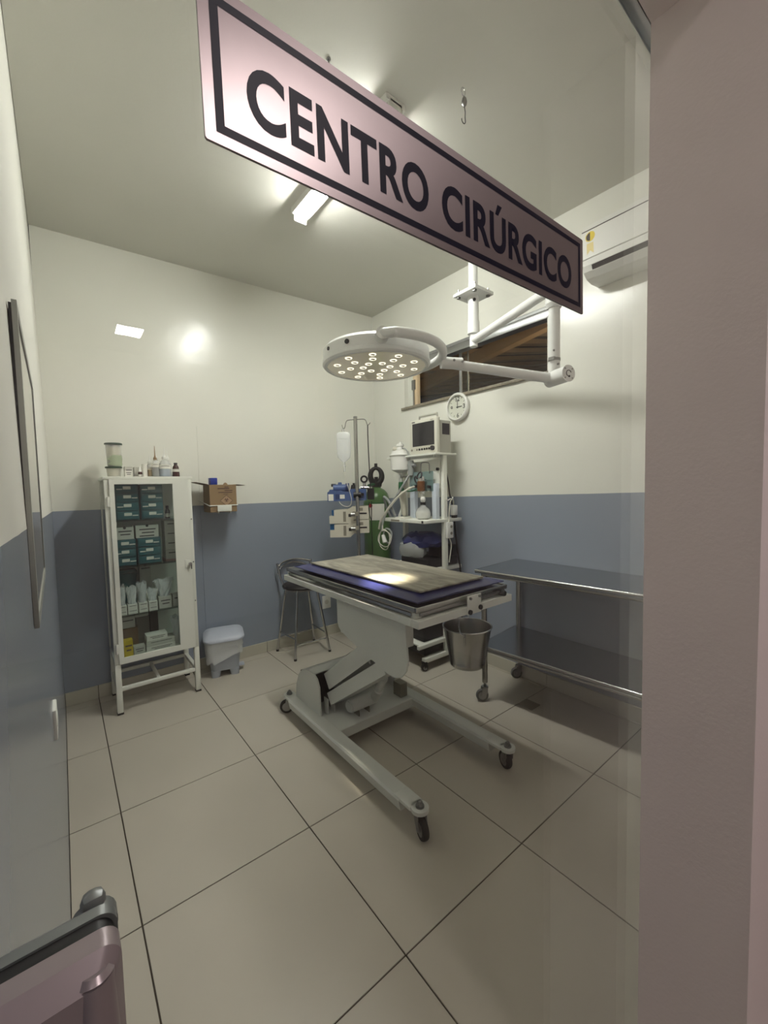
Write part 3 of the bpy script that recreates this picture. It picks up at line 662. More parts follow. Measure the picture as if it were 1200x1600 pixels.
part('lower_pole', G().cyl((PX, PY, 2.385), (PX, PY, 2.60), 0.034, n=24).cyl((PX, PY, 2.365), (PX, PY, 2.44), 0.038, n=24), 'lamp_white', sl)
part('hole', G().cyl((PX-0.022, PY-0.026, 2.565), (PX-0.026, PY-0.0305, 2.565), 0.010, n=14), 'black', sl)
part('swivel', G().cyl((PX, PY, 2.285), (PX, PY, 2.37), 0.025, n=20), 'lamp_white', sl)
part('boom', G().cyl((PX, PY, 2.325), (EX, EY, 2.335), 0.025, n=22), 'lamp_white', sl)
part('boom_head', G().cyl((EX, EY, 2.255), (EX, EY, 2.375), 0.040, n=24).cyl((EX, EY, 2.235), (EX, EY, 2.256), 0.031, 0.040, n=24), 'lamp_white', sl)
part('drop_tube', G().cyl((EX, EY, 1.90), (EX, EY, 2.24), 0.027, n=22), 'lamp_white', sl)
part('lock_ring', G().cyl((EX, EY, 1.985), (EX, EY, 1.998), 0.0285, n=20).box((EX-0.035, EY-0.018, 1.985), (EX-0.018, EY+0.010, 2.0)), 'dull_steel', sl)
for zz, aa in ((2.03, 3.6), (1.965, 4.3), (2.345, 3.9), (2.345, 4.9)): part('screw', G().cyl((EX+0.026*math.cos(aa), EY+0.026*math.sin(aa), zz), (EX+(0.033 if zz < 2.2 else 0.042)*math.cos(aa), EY+(0.033 if zz < 2.2 else 0.042)*math.sin(aa), zz), 0.005, n=8), 'dull_steel', sl)
ad = Vector((EX-LXc, EY-LYc, 0)).normalized(); pd = Vector((-ad.y, ad.x, 0))
if pd.dot(Vector((CAM.x-LXc, CAM.y-LYc, 0))) < 0: pd = -pd
e = Vector((EX, EY, 1.905))
nx_ = Vector((-0.30, -0.954, 0)); tx_ = Vector((0.954, -0.30, 0))
part('elbow', G().cyl(e-nx_*0.035, e+nx_*0.085, 0.037, n=28), 'lamp_white', sl)
cap = part('end_disc', G().cyl(e+nx_*0.086, e+nx_*0.091, 0.0385, n=28), 'lamp_white', sl)
for k in range(4):
    t = PI/4+k*PI/2; c_ = e+nx_*0.0915+tx_*0.030*math.cos(t)+Vector((0, 0, 0.030*math.sin(t))); part('screw', G().cyl(c_-nx_*0.002, c_+nx_*0.001, 0.004, n=8), 'dull_steel', cap)
tp = [e+nx_*0.0915+tx_*0.014*math.cos(t)+Vector((0, 0, 0.014*math.sin(t))) for t in [0.3+4.6*k/14 for k in range(15)]]
part('arrow_mark', G().tube(tp, 0.0018, 6).sphere(tp[-1], 0.005, 8, 5), 'dark_print', cap)
RR = 0.305; ringc = Vector((LXc, LYc, 1.985))
r_end = ringc+ad*RR
part('spring_arm', G().cyl(e-ad*0.02, r_end+Vector((0, 0, -0.012)), 0.024, 0.022, n=20).cyl(r_end+ad*0.10+Vector((0, 0, -0.016)), r_end+Vector((0, 0, -0.012)), 0.027, n=20), 'lamp_white', sl)
for k, ln in ((0.10, 0), (0.17, 0)): 
    c_ = r_end+(e-r_end)*k/0.55*0.55; part('screw', G().cyl(c_+pd*0.02, c_+pd*0.029, 0.006, n=8), 'dull_steel', sl)
yoke = [ringc+pd*0.262+Vector((0, 0, 0.02))]+[ringc+(pd*math.cos(t)+ad*math.sin(t))*RR+Vector((0, 0, 0.012)) for t in [0.16+(PI-0.32)*k/24 for k in range(25)]]+[ringc-pd*0.262+Vector((0, 0, 0.02))]
part('yoke', G().tube(yoke, 0.0205, 14), 'lamp_white', sl)
for s in (1, -1): part('pivot', G().cyl(ringc+pd*0.235*s+Vector((0, 0, 0.012)), ringc+pd*0.278*s+Vector((0, 0, 0.018)), 0.027, n=20), 'lamp_white', sl)
Rl = 0.247
hd = part('lamp_head', G().lathe((LXc, LYc, LZc), [(0.0, -0.030), (Rl-0.022, -0.030), (Rl-0.022, -0.040), (Rl-0.008, -0.040), (Rl, -0.032), (Rl, -0.018), (Rl-0.004, -0.014), (Rl-0.004, 0.028), (Rl-0.016, 0.042), (0.0, 0.050)], 64), 'lamp_white', sl)
part('lamp_face', G().cyl((LXc, LYc, LZc-0.030), (LXc, LYc, LZc-0.036), Rl-0.020, n=56), 'lamp_face', hd)
led0 = None
spots = [(0.062, 0.3+PI*2*k/6) for k in range(6)]+[(0.122, PI*2*k/8) for k in range(8)]+[(0.182, 0.2+PI*2*k/10) for k in range(10)]
for r_, t in spots:
    x, y = LXc+r_*math.cos(t), LYc+r_*math.sin(t); zz = LZc-0.0365
    if led0 is None:
        led0 = part('led_lens', G().tube([(x+0.0135*math.cos(s), y+0.0135*math.sin(s), zz) for s in [2*PI*k/18 for k in range(18)]], 0.0026, 6, True), 'led_glow', hd); base_xy = (x, y)
        chip0 = part('led_chip', G().box((x-0.009, y-0.004, zz-0.002), (x+0.009, y+0.004, zz+0.0005)), 'led_chip', hd)
    else:
        share('led_lens', led0, (x-base_xy[0], y-base_xy[1], 0), hd); share('led_chip', chip0, (x-base_xy[0], y-base_xy[1], 0), hd)
part('button', G().cyl((LXc-0.222, LYc-0.095, LZc+0.008), (LXc-0.2275, LYc-0.0975, LZc+0.008), 0.010, n=14), 'black_gloss', hd)
part('button', G().cyl((LXc-0.238, LYc+0.02, LZc+0.008), (LXc-0.246, LYc+0.0205, LZc+0.008), 0.008, n=14), 'dark_print', hd)
sp_ = bpy.data.lights.new('lamp_beam', 'SPOT'); sp_.energy = SPOT_POWER; sp_.color = (1.0, 0.88, 0.66); sp_.spot_size = math.radians(15.5); sp_.spot_blend = 1.0; sp_.shadow_soft_size = 0.06
so = bpy.data.objects.new('lamp_beam', sp_); link(so, sl); so.location = Vector((LXc, LYc, LZc-0.06))-WL[sl.name]
so.rotation_euler = (Vector((1.085, -1.135, 0.955))-Vector((LXc, LYc, LZc-0.06))).to_track_quat('-Z', 'Y').to_euler()

# ------------------------------------------------------------------ air conditioner
ac = thing('air_conditioner', 'white split air conditioner high on the right wall beside the jamb', 'air conditioner', (2.33, -1.9, 2.54))
ay0, ay1 = -2.33, -1.525
prof = [(XR, 2.835), (XR-0.16, 2.835), (XR-0.195, 2.815), (XR-0.205, 2.78), (XR-0.205, 2.625), (XR-0.200, 2.600), (XR-0.185, 2.572), (XR-0.150, 2.548), (XR-0.09, 2.538), (XR, 2.545)]
part('body', G().prism(prof, 'y', ay0, ay1), 'white_plastic', ac)
part('front_panel', G().prism([(XR-0.2052, 2.780), (XR-0.212, 2.775), (XR-0.212, 2.632), (XR-0.2052, 2.628)], 'y', ay0, ay1), 'white_plastic', ac)
part('seam', G().box((XR-0.2065, ay0, 2.780), (XR-0.200, ay1+0.0004, 2.785)), 'dark_print', ac)
part('outlet_slot', G().prism([(XR-0.1985, 2.596), (XR-0.1865, 2.5725), (XR-0.1845, 2.5745), (XR-0.1965, 2.598)], 'y', ay0, ay1-0.05), 'black', ac)
part('louvre', G().prism([(XR-0.188, 2.571), (XR-0.152, 2.5465), (XR-0.150, 2.5440), (XR-0.189, 2.569)], 'y', ay0, ay1-0.05), 'white_plastic', ac)
part('energy_sticker', G().lathe((XR-0.2122, -1.573, 2.742), [(0.0, 0), (0.026, 0), (0.026, 0.0006), (0.0, 0.0006)], 24, (-1, 0, 0)), 'sticker_yellow', ac, 'round yellow and black sticker')
part('sticker_print', G().add([(XR-0.2131, -1.573+0.021*math.cos(t), 2.742+0.021*math.sin(t)) for t in [-PI/2+PI*k/12 for k in range(13)]], [tuple(range(13))]), 'dark_print', ac)
part('ribbon', G().add([(XR-0.2126, y, z) for y, z in ((-1.555, 2.708), (-1.591, 2.708), (-1.593, 2.648), (-1.574, 2.668), (-1.556, 2.648))], [(0, 1, 2, 3, 4)]), 'ribbon_yellow', ac)

# ------------------------------------------------------------------ wall clock
ky, kz = -0.44, 2.03
ck = thing('wall_clock', 'round white wall clock under the window', 'clock', (XR, ky, kz-0.11))
part('case', G().lathe((XR, ky, kz), [(0.108, 0), (0.112, 0.006), (0.112, 0.034), (0.104, 0.042), (0.094, 0.040), (0.092, 0.020), (0.0, 0.020)], 40, (-1, 0, 0)), 'white_plastic', ck)
part('dial', G().lathe((XR-0.0202, ky, kz), [(0.0, 0), (0.091, 0), (0.091, 0.0008), (0, 0.0008)], 40, (-1, 0, 0)), 'paper', ck)
def dial_text(s, a, r, h):
    vs_, fs_ = text_mesh(s, h*(1.15 if len(s) > 1 else 0.62), h, 0.02); wd = max(p[0] for p in vs_)
    cy_, cz_ = ky-r*math.sin(a), kz+r*math.cos(a)
    return G().add([(XR-0.0215, cy_-(x-wd/2), cz_+y-h/2) for x, y in vs_], fs_)
for s, k in (('12', 0), ('3', 3), ('6', 6), ('9', 9)): part('numeral', dial_text(s, k*PI/6, 0.064, 0.036), 'dark_print', ck)
for k in range(12):
    if k % 3:
        a_ = k*PI/6; part('tick', G().cyl((XR-0.0212, ky-0.070*math.sin(a_), kz+0.070*math.cos(a_)), (XR-0.0212, ky-0.084*math.sin(a_), kz+0.084*math.cos(a_)), 0.0018, n=6), 'dark_print', ck)
def hand(a_, ln, wd): return G().cyl((XR-0.024, ky+0.012*math.sin(a_), kz-0.012*math.cos(a_)), (XR-0.024, ky-ln*math.sin(a_), kz+ln*math.cos(a_)), wd, wd*0.6, n=6)
part('hour_hand', hand(PI/2*0.98, 0.046, 0.0036), 'black', ck); part('minute_hand', hand(-0.06, 0.068, 0.0028), 'black', ck)
part('clock_glass', G().cyl((XR-0.034, ky, kz), (XR-0.036, ky, kz), 0.093, n=36), 'door_glass', ck)

# ------------------------------------------------------------------ instrument cabinet
CX0, CX1, CY0, CY1, CZ = 0.076, 0.570, 0.335, 0.692, 1.50
cb = thing('glass_cabinet', 'tall white metal cabinet with a glass door full of supplies', 'cabinet', ((CX0+CX1)/2, (CY0+CY1)/2, 0))
for x in (CX0, CX1-0.032):
    for y in (CY0, CY1-0.032):
        part('leg', G().box((x, y, 0.012), (x+0.032, y+0.032, 0.318), bev=0.002), 'white_enamel', cb)
        part('foot', G().box((x-0.001, y-0.001, 0.0), (x+0.033, y+0.033, 0.013), bev=0.002), 'rubber', cb)
for y in (CY0+0.004, CY1-0.028): part('stretcher', G().box((CX0+0.03, y, 0.148), (CX1-0.03, y+0.024, 0.170), bev=0.002), 'white_enamel', cb)
for x in (CX0+0.004, CX1-0.028): part('side_stretcher', G().box((x, CY0+0.03, 0.148), (x+0.024, CY1-0.03, 0.170), bev=0.002), 'white_enamel', cb)
part('middle_stretcher', G().box((0.308, CY0+0.026, 0.150), (0.328, CY1-0.026, 0.168), bev=0.002), 'white_enamel', cb)
part('bottom_panel', G().box((CX0, CY0+0.022, 0.312), (CX1, CY1, 0.345), bev=0.002), 'white_enamel', cb)
part('top_panel', G().box((CX0-0.006, CY0-0.004, 1.482), (CX1+0.008, CY1, CZ), bev=0.003), 'white_enamel', cb)
part('back_panel', G().box((CX0, CY1-0.006, 0.34), (CX1, CY1, 1.484)), 'white_enamel', cb)
for x in (CX0, CX1-0.024):
    part('front_post', G().box((x, CY0+0.002, 0.318), (x+0.024, CY0+0.026, 1.484), bev=0.002), 'white_enamel', cb)
    part('rear_post', G().box((x, CY1-0.028, 0.318), (x+0.024, CY1-0.004, 1.484), bev=0.002), 'white_enamel', cb)
part('side_pane', G().box((CX0+0.004, CY0+0.024, 0.345), (CX0+0.008, CY1-0.024, 1.484)), 'cabinet_glass', cb)
part('side_pane', G().box((CX1-0.008, CY0+0.024, 0.345), (CX1-0.004, CY1-0.024, 1.484)), 'cabinet_glass', cb)
dx0, dx1, dz0, dz1, dy = 0.101, 0.546, 0.326, 1.482, CY0
dr = part('door', G().box((dx0, dy-0.012, dz0), (dx0+0.026, dy+0.001, dz1)).box((0.451, dy-0.012, dz0), (dx1, dy+0.001, dz1)).box((dx0+0.026, dy-0.0119, dz1-0.030), (0.451, dy+0.001, dz1)).box((dx0+0.026, dy-0.0119, dz0), (0.451, dy+0.001, dz0+0.036)), 'white_enamel', cb)
part('door_pane', G().box((dx0+0.022, dy-0.004, dz0+0.03), (0.455, dy, dz1-0.025)), 'cabinet_glass', dr)
part('lock_plate', G().box((0.503, dy-0.0145, 0.880), (0.536, dy-0.011, 0.936), bev=0.002), 'white_enamel', dr)
part('lock_knob', G().cyl((0.532, dy-0.012, 0.909), (0.532, dy-0.034, 0.909), 0.009, 0.011, n=16), 'chrome', dr)
part('key', G().box((0.538, dy-0.03, 0.872), (0.543, dy-0.026, 0.902)).box((0.530, dy-0.031, 0.900), (0.544, dy-0.025, 0.906)), 'black', dr)
for z in (1.345, 0.425): part('hinge', G().cyl((dx0-0.009, dy-0.012, z-0.03), (dx0-0.009, dy-0.012, z+0.03), 0.009, n=12).box((dx0-0.02, dy-0.006, z-0.02), (dx0+0.012, dy-0.001, z+0.02)), 'white_enamel', cb)
for z in (1.21, 0.915, 0.645): part('rivet', G().cyl((CX1-0.010, dy+0.004, z), (CX1-0.010, dy-0.001, z), 0.004, n=8), 'dark_print', cb)
SHZ = (1.222, 0.928, 0.615)
for z in SHZ: part('glass_shelf', G().box((CX0+0.012, CY0+0.035, z-0.007), (CX1-0.012, CY1-0.012, z)), 'shelf_glass', cb)

# --- what the cabinet holds
def drawer_unit(x0, x1, z0, z1, rows, lab):
    u = thing('drawer_organiser', lab, 'drawer unit', ((x0+x1)/2, 0.48, z0), 'small drawer units in the cabinet')
    part('casing', G().box((x0, 0.398, z0), (x1, 0.58, z1), bev=0.003), 'teal_dark', u)
    h = (z1-z0-0.008)/rows
    for k in range(rows):
        a_ = z0+0.004+k*h; d = part('drawer', G().box((x0+0.005, 0.388, a_+0.002), (x1-0.005, 0.40, a_+h-0.003), bev=0.002).box((x0+0.012, 0.383, a_+0.003), (x1-0.012, 0.389, a_+0.009), bev=0.002), 'teal_plastic', u)
        m = (x0+x1)/2
        part('drawer_label', G().box((m-0.021, 0.3855, a_+h*0.45), (m+0.021, 0.3872, a_+h*0.45+0.019)), 'paper', d)
        s = -1 if k % 2 else 1
        part('drawer_edge', G().box((m+s*0.024, 0.3855, a_+h*0.42), (m+s*0.056, 0.3868, a_+h*0.42+0.006)), 'paper', d)
drawer_unit(0.134, 0.264, SHZ[0], 1.455, 4, 'teal four-drawer organiser at left on the top cabinet shelf')
drawer_unit(0.272, 0.404, SHZ[0], 1.450, 4, 'teal four-drawer organiser at right on the top cabinet shelf')
drawer_unit(0.112, 0.234, SHZ[1], 1.100, 3, 'teal three-drawer organiser at left on the second cabinet shelf')
drawer_unit(0.240, 0.378, SHZ[1], 1.102, 3, 'teal three-drawer organiser at right on the second cabinet shelf')
def carton(x0, x1, y0, y1, z0, z1, m, lab, name='carton', prints=2, pm='dark_print', rot=0.0, notch=False, group=None):
    t = thing(name, lab, 'box', ((x0+x1)/2, (y0+y1)/2, z0), group); R_ = rotz(rot); c = Vector(((x0+x1)/2, (y0+y1)/2, 0))
    f = lambda p: R_ @ (p-c) + c
    part('box', G().box((x0, y0, z0), (x1, y1, z1), bev=0.0012, seg=1).xf(f), m, t)
    wv = x1-x0; hv = z1-z0
    for k in range(prints):
        zz = z0+hv*(0.62-0.26*k); part('print', G().box((x0+wv*(0.16+0.1*(k % 2)), y0-0.0006, zz), (x1-wv*(0.2 if k else 0.12), y0+0.001, zz+hv*0.09)).xf(f), pm, t)
    if notch: part('thumb_notch', G().cyl((x0+wv*0.5, y0-0.0008, z1-0.004), (x0+wv*0.5, y0+0.001, z1-0.004), 0.0085, n=16).xf(f), 'black', t)
    return t
def bottle(x, y, z, prof, m, lab, cap=None, capm='black', label=None, name='bottle', n=20, cat='bottle', group=None, fill=None):
    t = thing(name, lab, cat, (x, y, z), group); part('body', G().lathe((x, y, z), prof, n), m, t)
    if fill: part('liquid', G().lathe((x, y, z), fill[0], n), fill[1], t)
    if cap: part('cap', G().lathe((x, y, z), cap, n), capm, t)
    if label:
        r_, z0, z1 = label; lt = [(x+r_*math.cos(a_), y+r_*math.sin(a_)) for a_ in [PI+0.25+(PI-0.5)*k/10 for k in range(11)]]
        q = G().add([(u, v, z+z0) for u, v in lt]+[(u, v, z+z1) for u, v in lt], [(k, k+1, 12+k, 11+k) for k in range(10)], True); lb = part('label', q, 'paper', t)
        zz = z+z0+(z1-z0)*0.6; r2 = r_+0.0004; l2 = [(x+r2*math.cos(a_), y+r2*math.sin(a_)) for a_ in [PI+0.8+(PI-1.6)*k/6 for k in range(7)]]
        part('print', G().add([(u, v, zz) for u, v in l2]+[(u, v, zz+(z1-z0)*0.12) for u, v in l2], [(k, k+1, 8+k, 7+k) for k in range(6)], True), 'dark_print', lb)
    return t
# top shelf
bottle(0.432, 0.43, SHZ[0], [(0.014, 0), (0.015, 0.004), (0.015, 0.05), (0.008, 0.062), (0.008, 0.068)], 'liquid_dark', 'small dark vial beside the right drawer unit on the top shelf', [(0.0095, 0.066), (0.0095, 0.084), (0.0, 0.084)], 'black', (0.0155, 0.008, 0.03), 'vial')
# second shelf: cartons on the drawer units, stacked cartons at right
carton(0.126, 0.226, 0.40, 0.50, 1.100, 1.178, 'carton_grey', 'narrower white carton on the left three-drawer organiser', notch=True)
carton(0.236, 0.368, 0.40, 0.51, 1.102, 1.184, 'carton_grey', 'wider white carton on the right three-drawer organiser', notch=True, prints=3)
for k, lab in enumerate(('bottom carton of the stack at right on the second shelf', 'second carton from bottom of the stack at right on the second shelf', 'third carton from bottom of the stack at right on the second shelf', 'top carton of the stack at right on the second shelf')):
    carton(0.408, 0.520, 0.42, 0.53, SHZ[1]+0.012+k*0.066, SHZ[1]+0.077+k*0.066, 'carton_grey' if k else 'carton_grey', lab, prints=1, notch=False, group='stacked cartons on the second shelf')
solo('carton', G().box((0.405, 0.415, SHZ[1]), (0.525, 0.535, SHZ[1]+0.012), bev=0.001, seg=1), 'carton_pink', 'flat reddish box under the carton stack on the second shelf', 'box')
# third shelf
bn = thing('plastic_basket', 'teal oval plastic tub behind the bags on the third shelf', 'tub', (0.18, 0.55, SHZ[2]))
part('body', G().lathe((0.18, 0.575, SHZ[2]), [(0.05, 0), (0.06, 0.02), (0.068, 0.20), (0.072, 0.25), (0.060, 0.268), (0.0, 0.272)], 24, sx=1.0, sy=0.7), 'teal_plastic', bn)
part('rim', G().tube([(0.18+0.073*math.cos(t), 0.575+0.052*math.sin(t), SHZ[2]+0.245) for t in [2*PI*k/24 for k in range(24)]], 0.003, 6, True), 'teal_dark', bn)
carton(0.262, 0.332, 0.54, 0.61, SHZ[2], SHZ[2]+0.21, 'carton_grey', 'tall plain carton standing at the back of the third shelf', prints=0)
carton(0.262, 0.332, 0.54, 0.61, SHZ[2]+0.21, SHZ[2]+0.290, 'carton_grey', 'small carton on top of the tall one at the back of the third shelf', prints=1, notch=True)
xs_ = [(0.119, 0.162), (0.168, 0.222), (0.230, 0.280), (0.287, 0.337)]
ordn = ('leftmost', 'second from left', 'third from left', 'fourth from left')
for k, (a_, b_) in enumerate(xs_):
    for j in range(2):
        carton(a_, b_, 0.385, 0.45, SHZ[2]+j*0.032, SHZ[2]+j*0.032+0.031, 'paper', ('lower' if j == 0 else 'upper')+' flat white box, '+ordn[k]+' pair on the third shelf', prints=1, group='flat white boxes on the third shelf')
carton(0.346, 0.424, 0.39, 0.46, SHZ[2], SHZ[2]+0.080, 'carton_grey', 'white carton with a dark arrow print on the third shelf', prints=2, name='carton')
carton(0.432, 0.50, 0.40, 0.47, SHZ[2], SHZ[2]+0.082, 'carton_grey', 'white carton at the right end of the third shelf', prints=1)
def bag(x, y, z, wx, wy, h, lab, seed, splay=0.0):
    """crumpled clear sleeve bundle, fanned at the top"""
    rnd = random.Random(seed); t = thing('supply_bag', lab, 'bag', (x, y, z), 'clear bags of supplies on the third shelf'); q = G(); n = 18; L_ = 6; vs = []
    for j in range(L_+1):
        f = j/L_
        for k in range(n):
            a_ = 2*PI*k/n; rr = 1+rnd.uniform(-0.14, 0.14); w_ = wx*(0.85+0.25*f+splay*f*f); d_ = wy*(1-0.55*f)
            vs.append((x+math.cos(a_)*w_/2*rr, y+math.sin(a_)*d_/2*rr, z+h*f+(rnd.uniform(-0.02, 0.012) if j == L_ else 0)))
    fs = [(j*n+k, j*n+(k+1) % n, (j+1)*n+(k+1) % n, (j+1)*n+k) for j in range(L_) for k in range(n)]+[tuple(range(n-1, -1, -1))]
    part('film', q.add(vs, fs, False), 'bag_film', t)
    for k in range(4):
        xx = x+(k-1.5)*wx*0.2; part('syringe', G().cyl((xx, y, z+0.002), (xx+(k-1.5)*0.004*(1+8*splay), y+0.004, z+h*0.9), min(0.008, wx*0.09), n=10), 'paper', t)
for k, (x, wx, h, sp2) in enumerate(((0.139, 0.042, 0.125, 0), (0.195, 0.052, 0.110, 0.1), (0.254, 0.050, 0.135, 0.1), (0.312, 0.050, 0.085, 0.3))):
    bag(x, 0.418, SHZ[2]+0.063, wx, 0.05, h, ('leftmost', 'second from left', 'third from left', 'fourth from left')[k]+' clear bag of supplies on the third shelf boxes', 11+k, sp2)
bag(0.386, 0.425, SHZ[2]+0.08, 0.075, 0.06, 0.115, 'wide fanned clear bag on the arrow-printed carton', 21, 0.55)
# bottom shelf
BZ = 0.345
carton(0.132, 0.182, 0.37, 0.42, BZ, BZ+0.110, 'carton_yellow', 'bright yellow carton at the bottom left of the cabinet', prints=2, pm='hazard_print')
carton(0.128, 0.225, 0.46, 0.54, BZ, BZ+0.16, 'carton_brown_dark', 'brown carton behind the yellow one in the cabinet', prints=0)
carton(0.130, 0.212, 0.47, 0.54, BZ+0.16, BZ+0.235, 'carton_grey', 'grey carton on the brown one in the cabinet bottom', prints=1)
carton(0.186, 0.250, 0.375, 0.43, BZ, BZ+0.055, 'carton_grey', 'low pale carton right of the yellow one', prints=2)
carton(0.258, 0.430, 0.375, 0.47, BZ, BZ+0.034, 'paper', 'long flat white box, lowest of the bottom-shelf stack', prints=2)
carton(0.258, 0.430, 0.377, 0.47, BZ+0.034, BZ+0.070, 'carton_grey', 'long flat white box, middle of the bottom-shelf stack', prints=1)
carton(0.262, 0.385, 0.38, 0.47, BZ+0.070, BZ+0.106, 'paper', 'shorter flat white box topping the bottom-shelf stack', prints=2)
carton(0.225, 0.305, 0.55, 0.63, BZ, BZ+0.20, 'carton_dark', 'dark carton at the back of the cabinet bottom', prints=0)
carton(0.222, 0.30, 0.55, 0.63, BZ+0.20, BZ+0.245, 'carton_grey', 'grey lidded box on the dark carton at the cabinet bottom', prints=1)
carton(0.312, 0.362, 0.56, 0.62, BZ, BZ+0.22, 'black', 'narrow black case at the back of the cabinet bottom', prints=0)
bag(0.465, 0.45, BZ, 0.07, 0.07, 0.19, 'grey clear bag at the right of the cabinet bottom', 33, 0.1)

# --- on top of the cabinet
def tub(x, y, z, r, h, lab, fill, seed):
    t = thing('storage_tub', lab, 'tub', (x, y, z)); rnd = random.Random(seed)
    part('body', G().lathe((x, y, z), [(r*0.78, 0), (r*0.84, 0.004), (r*0.97, h-0.012), (r, h-0.010)], 28), 'clear_plastic', t)
    part('lid', G().lathe((x, y, z), [(r*0.96, h-0.012), (r*1.08, h-0.011), (r*1.09, h-0.003), (r*1.03, h), (0, h)], 28), 'lid_green', t)
    n = 18; vs = []; zl = [0.004, h*0.3, h*0.6, h*0.86]
    for zz in zl:
        for k in range(n): a_ = 2*PI*k/n; rr = r*(0.72+0.16*zz/h)*rnd.uniform(0.88, 1.02); vs.append((x+math.cos(a_)*rr, y+math.sin(a_)*rr, z+zz+rnd.uniform(-0.004, 0.004)))
    part('contents', G().add(vs, [(j*n+k, j*n+(k+1) % n, (j+1)*n+(k+1) % n, (j+1)*n+k) for j in range(3) for k in range(n)]+[tuple(range(3*n, 4*n))], True), fill, t)
    return t
tub(0.146, 0.50, CZ, 0.044, 0.070, 'lower clear tub with a dark green lid and cotton on the cabinet', 'cotton', 1)
t2 = tub(0.151, 0.50, CZ+0.0705, 0.046, 0.150, 'tall clear tub of cotton and green gauze stacked on the cabinet', 'cotton', 3)
part('gauze', G().lathe((0.154, 0.498, CZ+0.0715), [(0.036, 0.0), (0.042, 0.012), (0.040, 0.03), (0.043, 0.045), (0.041, 0.070), (0.0, 0.074)], 14), 'gauze_green', t2)
carton(0.206, 0.252, 0.50, 0.55, CZ, CZ+0.072, 'carton_grey', 'small grey carton behind the vials on the cabinet top', prints=1)
carton(0.198, 0.238, 0.42, 0.47, CZ, CZ+0.042, 'paper', 'low white printed box at the front of the cabinet top', prints=2)
carton(0.262, 0.312, 0.52, 0.57, CZ, CZ+0.070, 'carton_grey', 'plain grey carton behind the dropper bottle on the cabinet', prints=0)
bottle(0.288, 0.46, CZ, [(0.012, 0), (0.0125, 0.004), (0.0125, 0.030), (0.008, 0.038)], 'liquid_brown', 'small brown dropper bottle with a white cap on the cabinet', [(0.0095, 0.034), (0.0085, 0.050), (0.005, 0.066), (0.0, 0.068)], 'white_plastic', (0.0128, 0.006, 0.018))
bottle(0.316, 0.47, CZ, [(0.0165, 0), (0.0165, 0.088), (0.0, 0.089)], 'paper', 'white printed cylinder standing on the cabinet', name='canister', cat='canister')
for k in range(3): pass
def squeeze(x, y, r, h, m, lab, liq, noz, label=None, capm='white_plastic', lvl=0.62):
    t = bottle(x, y, CZ, [(r*0.95, 0), (r, 0.006), (r*0.86, h*0.72), (r*0.62, h*0.90), (r*0.36, h), (r*0.36, h+0.006)], 'clear_plastic', lab, [(r*0.44, h), (r*0.44, h+0.014), (r*0.24, h+0.020), (0.0035, h+0.034), (0.0015, h+noz), (0, h+noz)], capm, label, 'squeeze_bottle', fill=([(0, 0.003), (r*0.90, 0.004), (r*0.93, 0.008), (r*(0.93-0.10*lvl), h*lvl), (0, h*lvl)], liq))
squeeze(0.352, 0.50, 0.027, 0.092, 'clear_plastic', 'squeeze bottle with yellow liquid on the cabinet top', 'liquid_amber', 0.060, (0.0262, 0.05, 0.066))
squeeze(0.378, 0.45, 0.024, 0.115, 'clear_plastic', 'squeeze bottle of dark liquid with a tan cap on the cabinet', 'liquid_dark', 0.095, (0.0232, 0.066, 0.092), 'carton_brown', 0.8)
squeeze(0.436, 0.46, 0.038, 0.122, 'clear_plastic', 'large squeeze bottle of pale blue liquid on the cabinet', 'liquid_blue', 0.085, (0.0372, 0.056, 0.084), 'white_plastic', 0.5)
squeeze(0.470, 0.55, 0.028, 0.125, 'clear_plastic', 'clear empty squeeze bottle behind the pale blue one', 'liquid_blue', 0.085, None, 'white_plastic', 0.2)
squeeze(0.405, 0.57, 0.026, 0.125, 'clear_plastic', 'clear squeeze bottle at the back of the cabinet top', 'liquid_amber', 0.08, None, 'white_plastic', 0.3)
bottle(0.506, 0.47, CZ, [(0.0235, 0), (0.0245, 0.004), (0.021, 0.060), (0.018, 0.074), (0.010, 0.086), (0.010, 0.092)], 'liquid_brown', 'brown glass bottle with a white label on the cabinet', [(0.012, 0.088), (0.012, 0.100), (0, 0.100)], 'liquid_dark', (0.0238, 0.038, 0.056))

# ------------------------------------------------------------------ sharps box on its wall bracket
sb = thing('sharps_box', 'brown cardboard sharps box with a biohazard diamond on the back wall', 'box', (0.825, 0.57, 1.24))
part('box', G().box((0.727, 0.485, 1.240), (0.924, 0.655, 1.445), bev=0.002, seg=1), 'carton_brown', sb)
part('flap', G().add([(0.727, 0.49, 1.445), (0.727, 0.65, 1.445), (0.640, 0.65, 1.466), (0.640, 0.49, 1.463)], [(0, 1, 2, 3)]).add([(0.727, 0.49, 1.448), (0.727, 0.65, 1.448), (0.640, 0.65, 1.469), (0.640, 0.49, 1.466)], [(0, 1, 2, 3)]), 'carton_brown_dark', sb)
part('flap', G().add([(0.924, 0.49, 1.447), (0.924, 0.65, 1.447), (1.0, 0.65, 1.440), (1.0, 0.49, 1.440)], [(0, 1, 2, 3)]).add([(0.924, 0.49, 1.444), (0.924, 0.65, 1.444), (1.0, 0.65, 1.437), (1.0, 0.49, 1.437)], [(0, 1, 2, 3)]), 'carton_brown_dark', sb)
part('tuck', G().lathe((0.848, 0.50, 1.44), [(0.018, 0), (0.015, 0.012), (0.006, 0.02), (0, 0.021)], 7, sy=0.4), 'carton_brown', sb)
yq = 0.4842
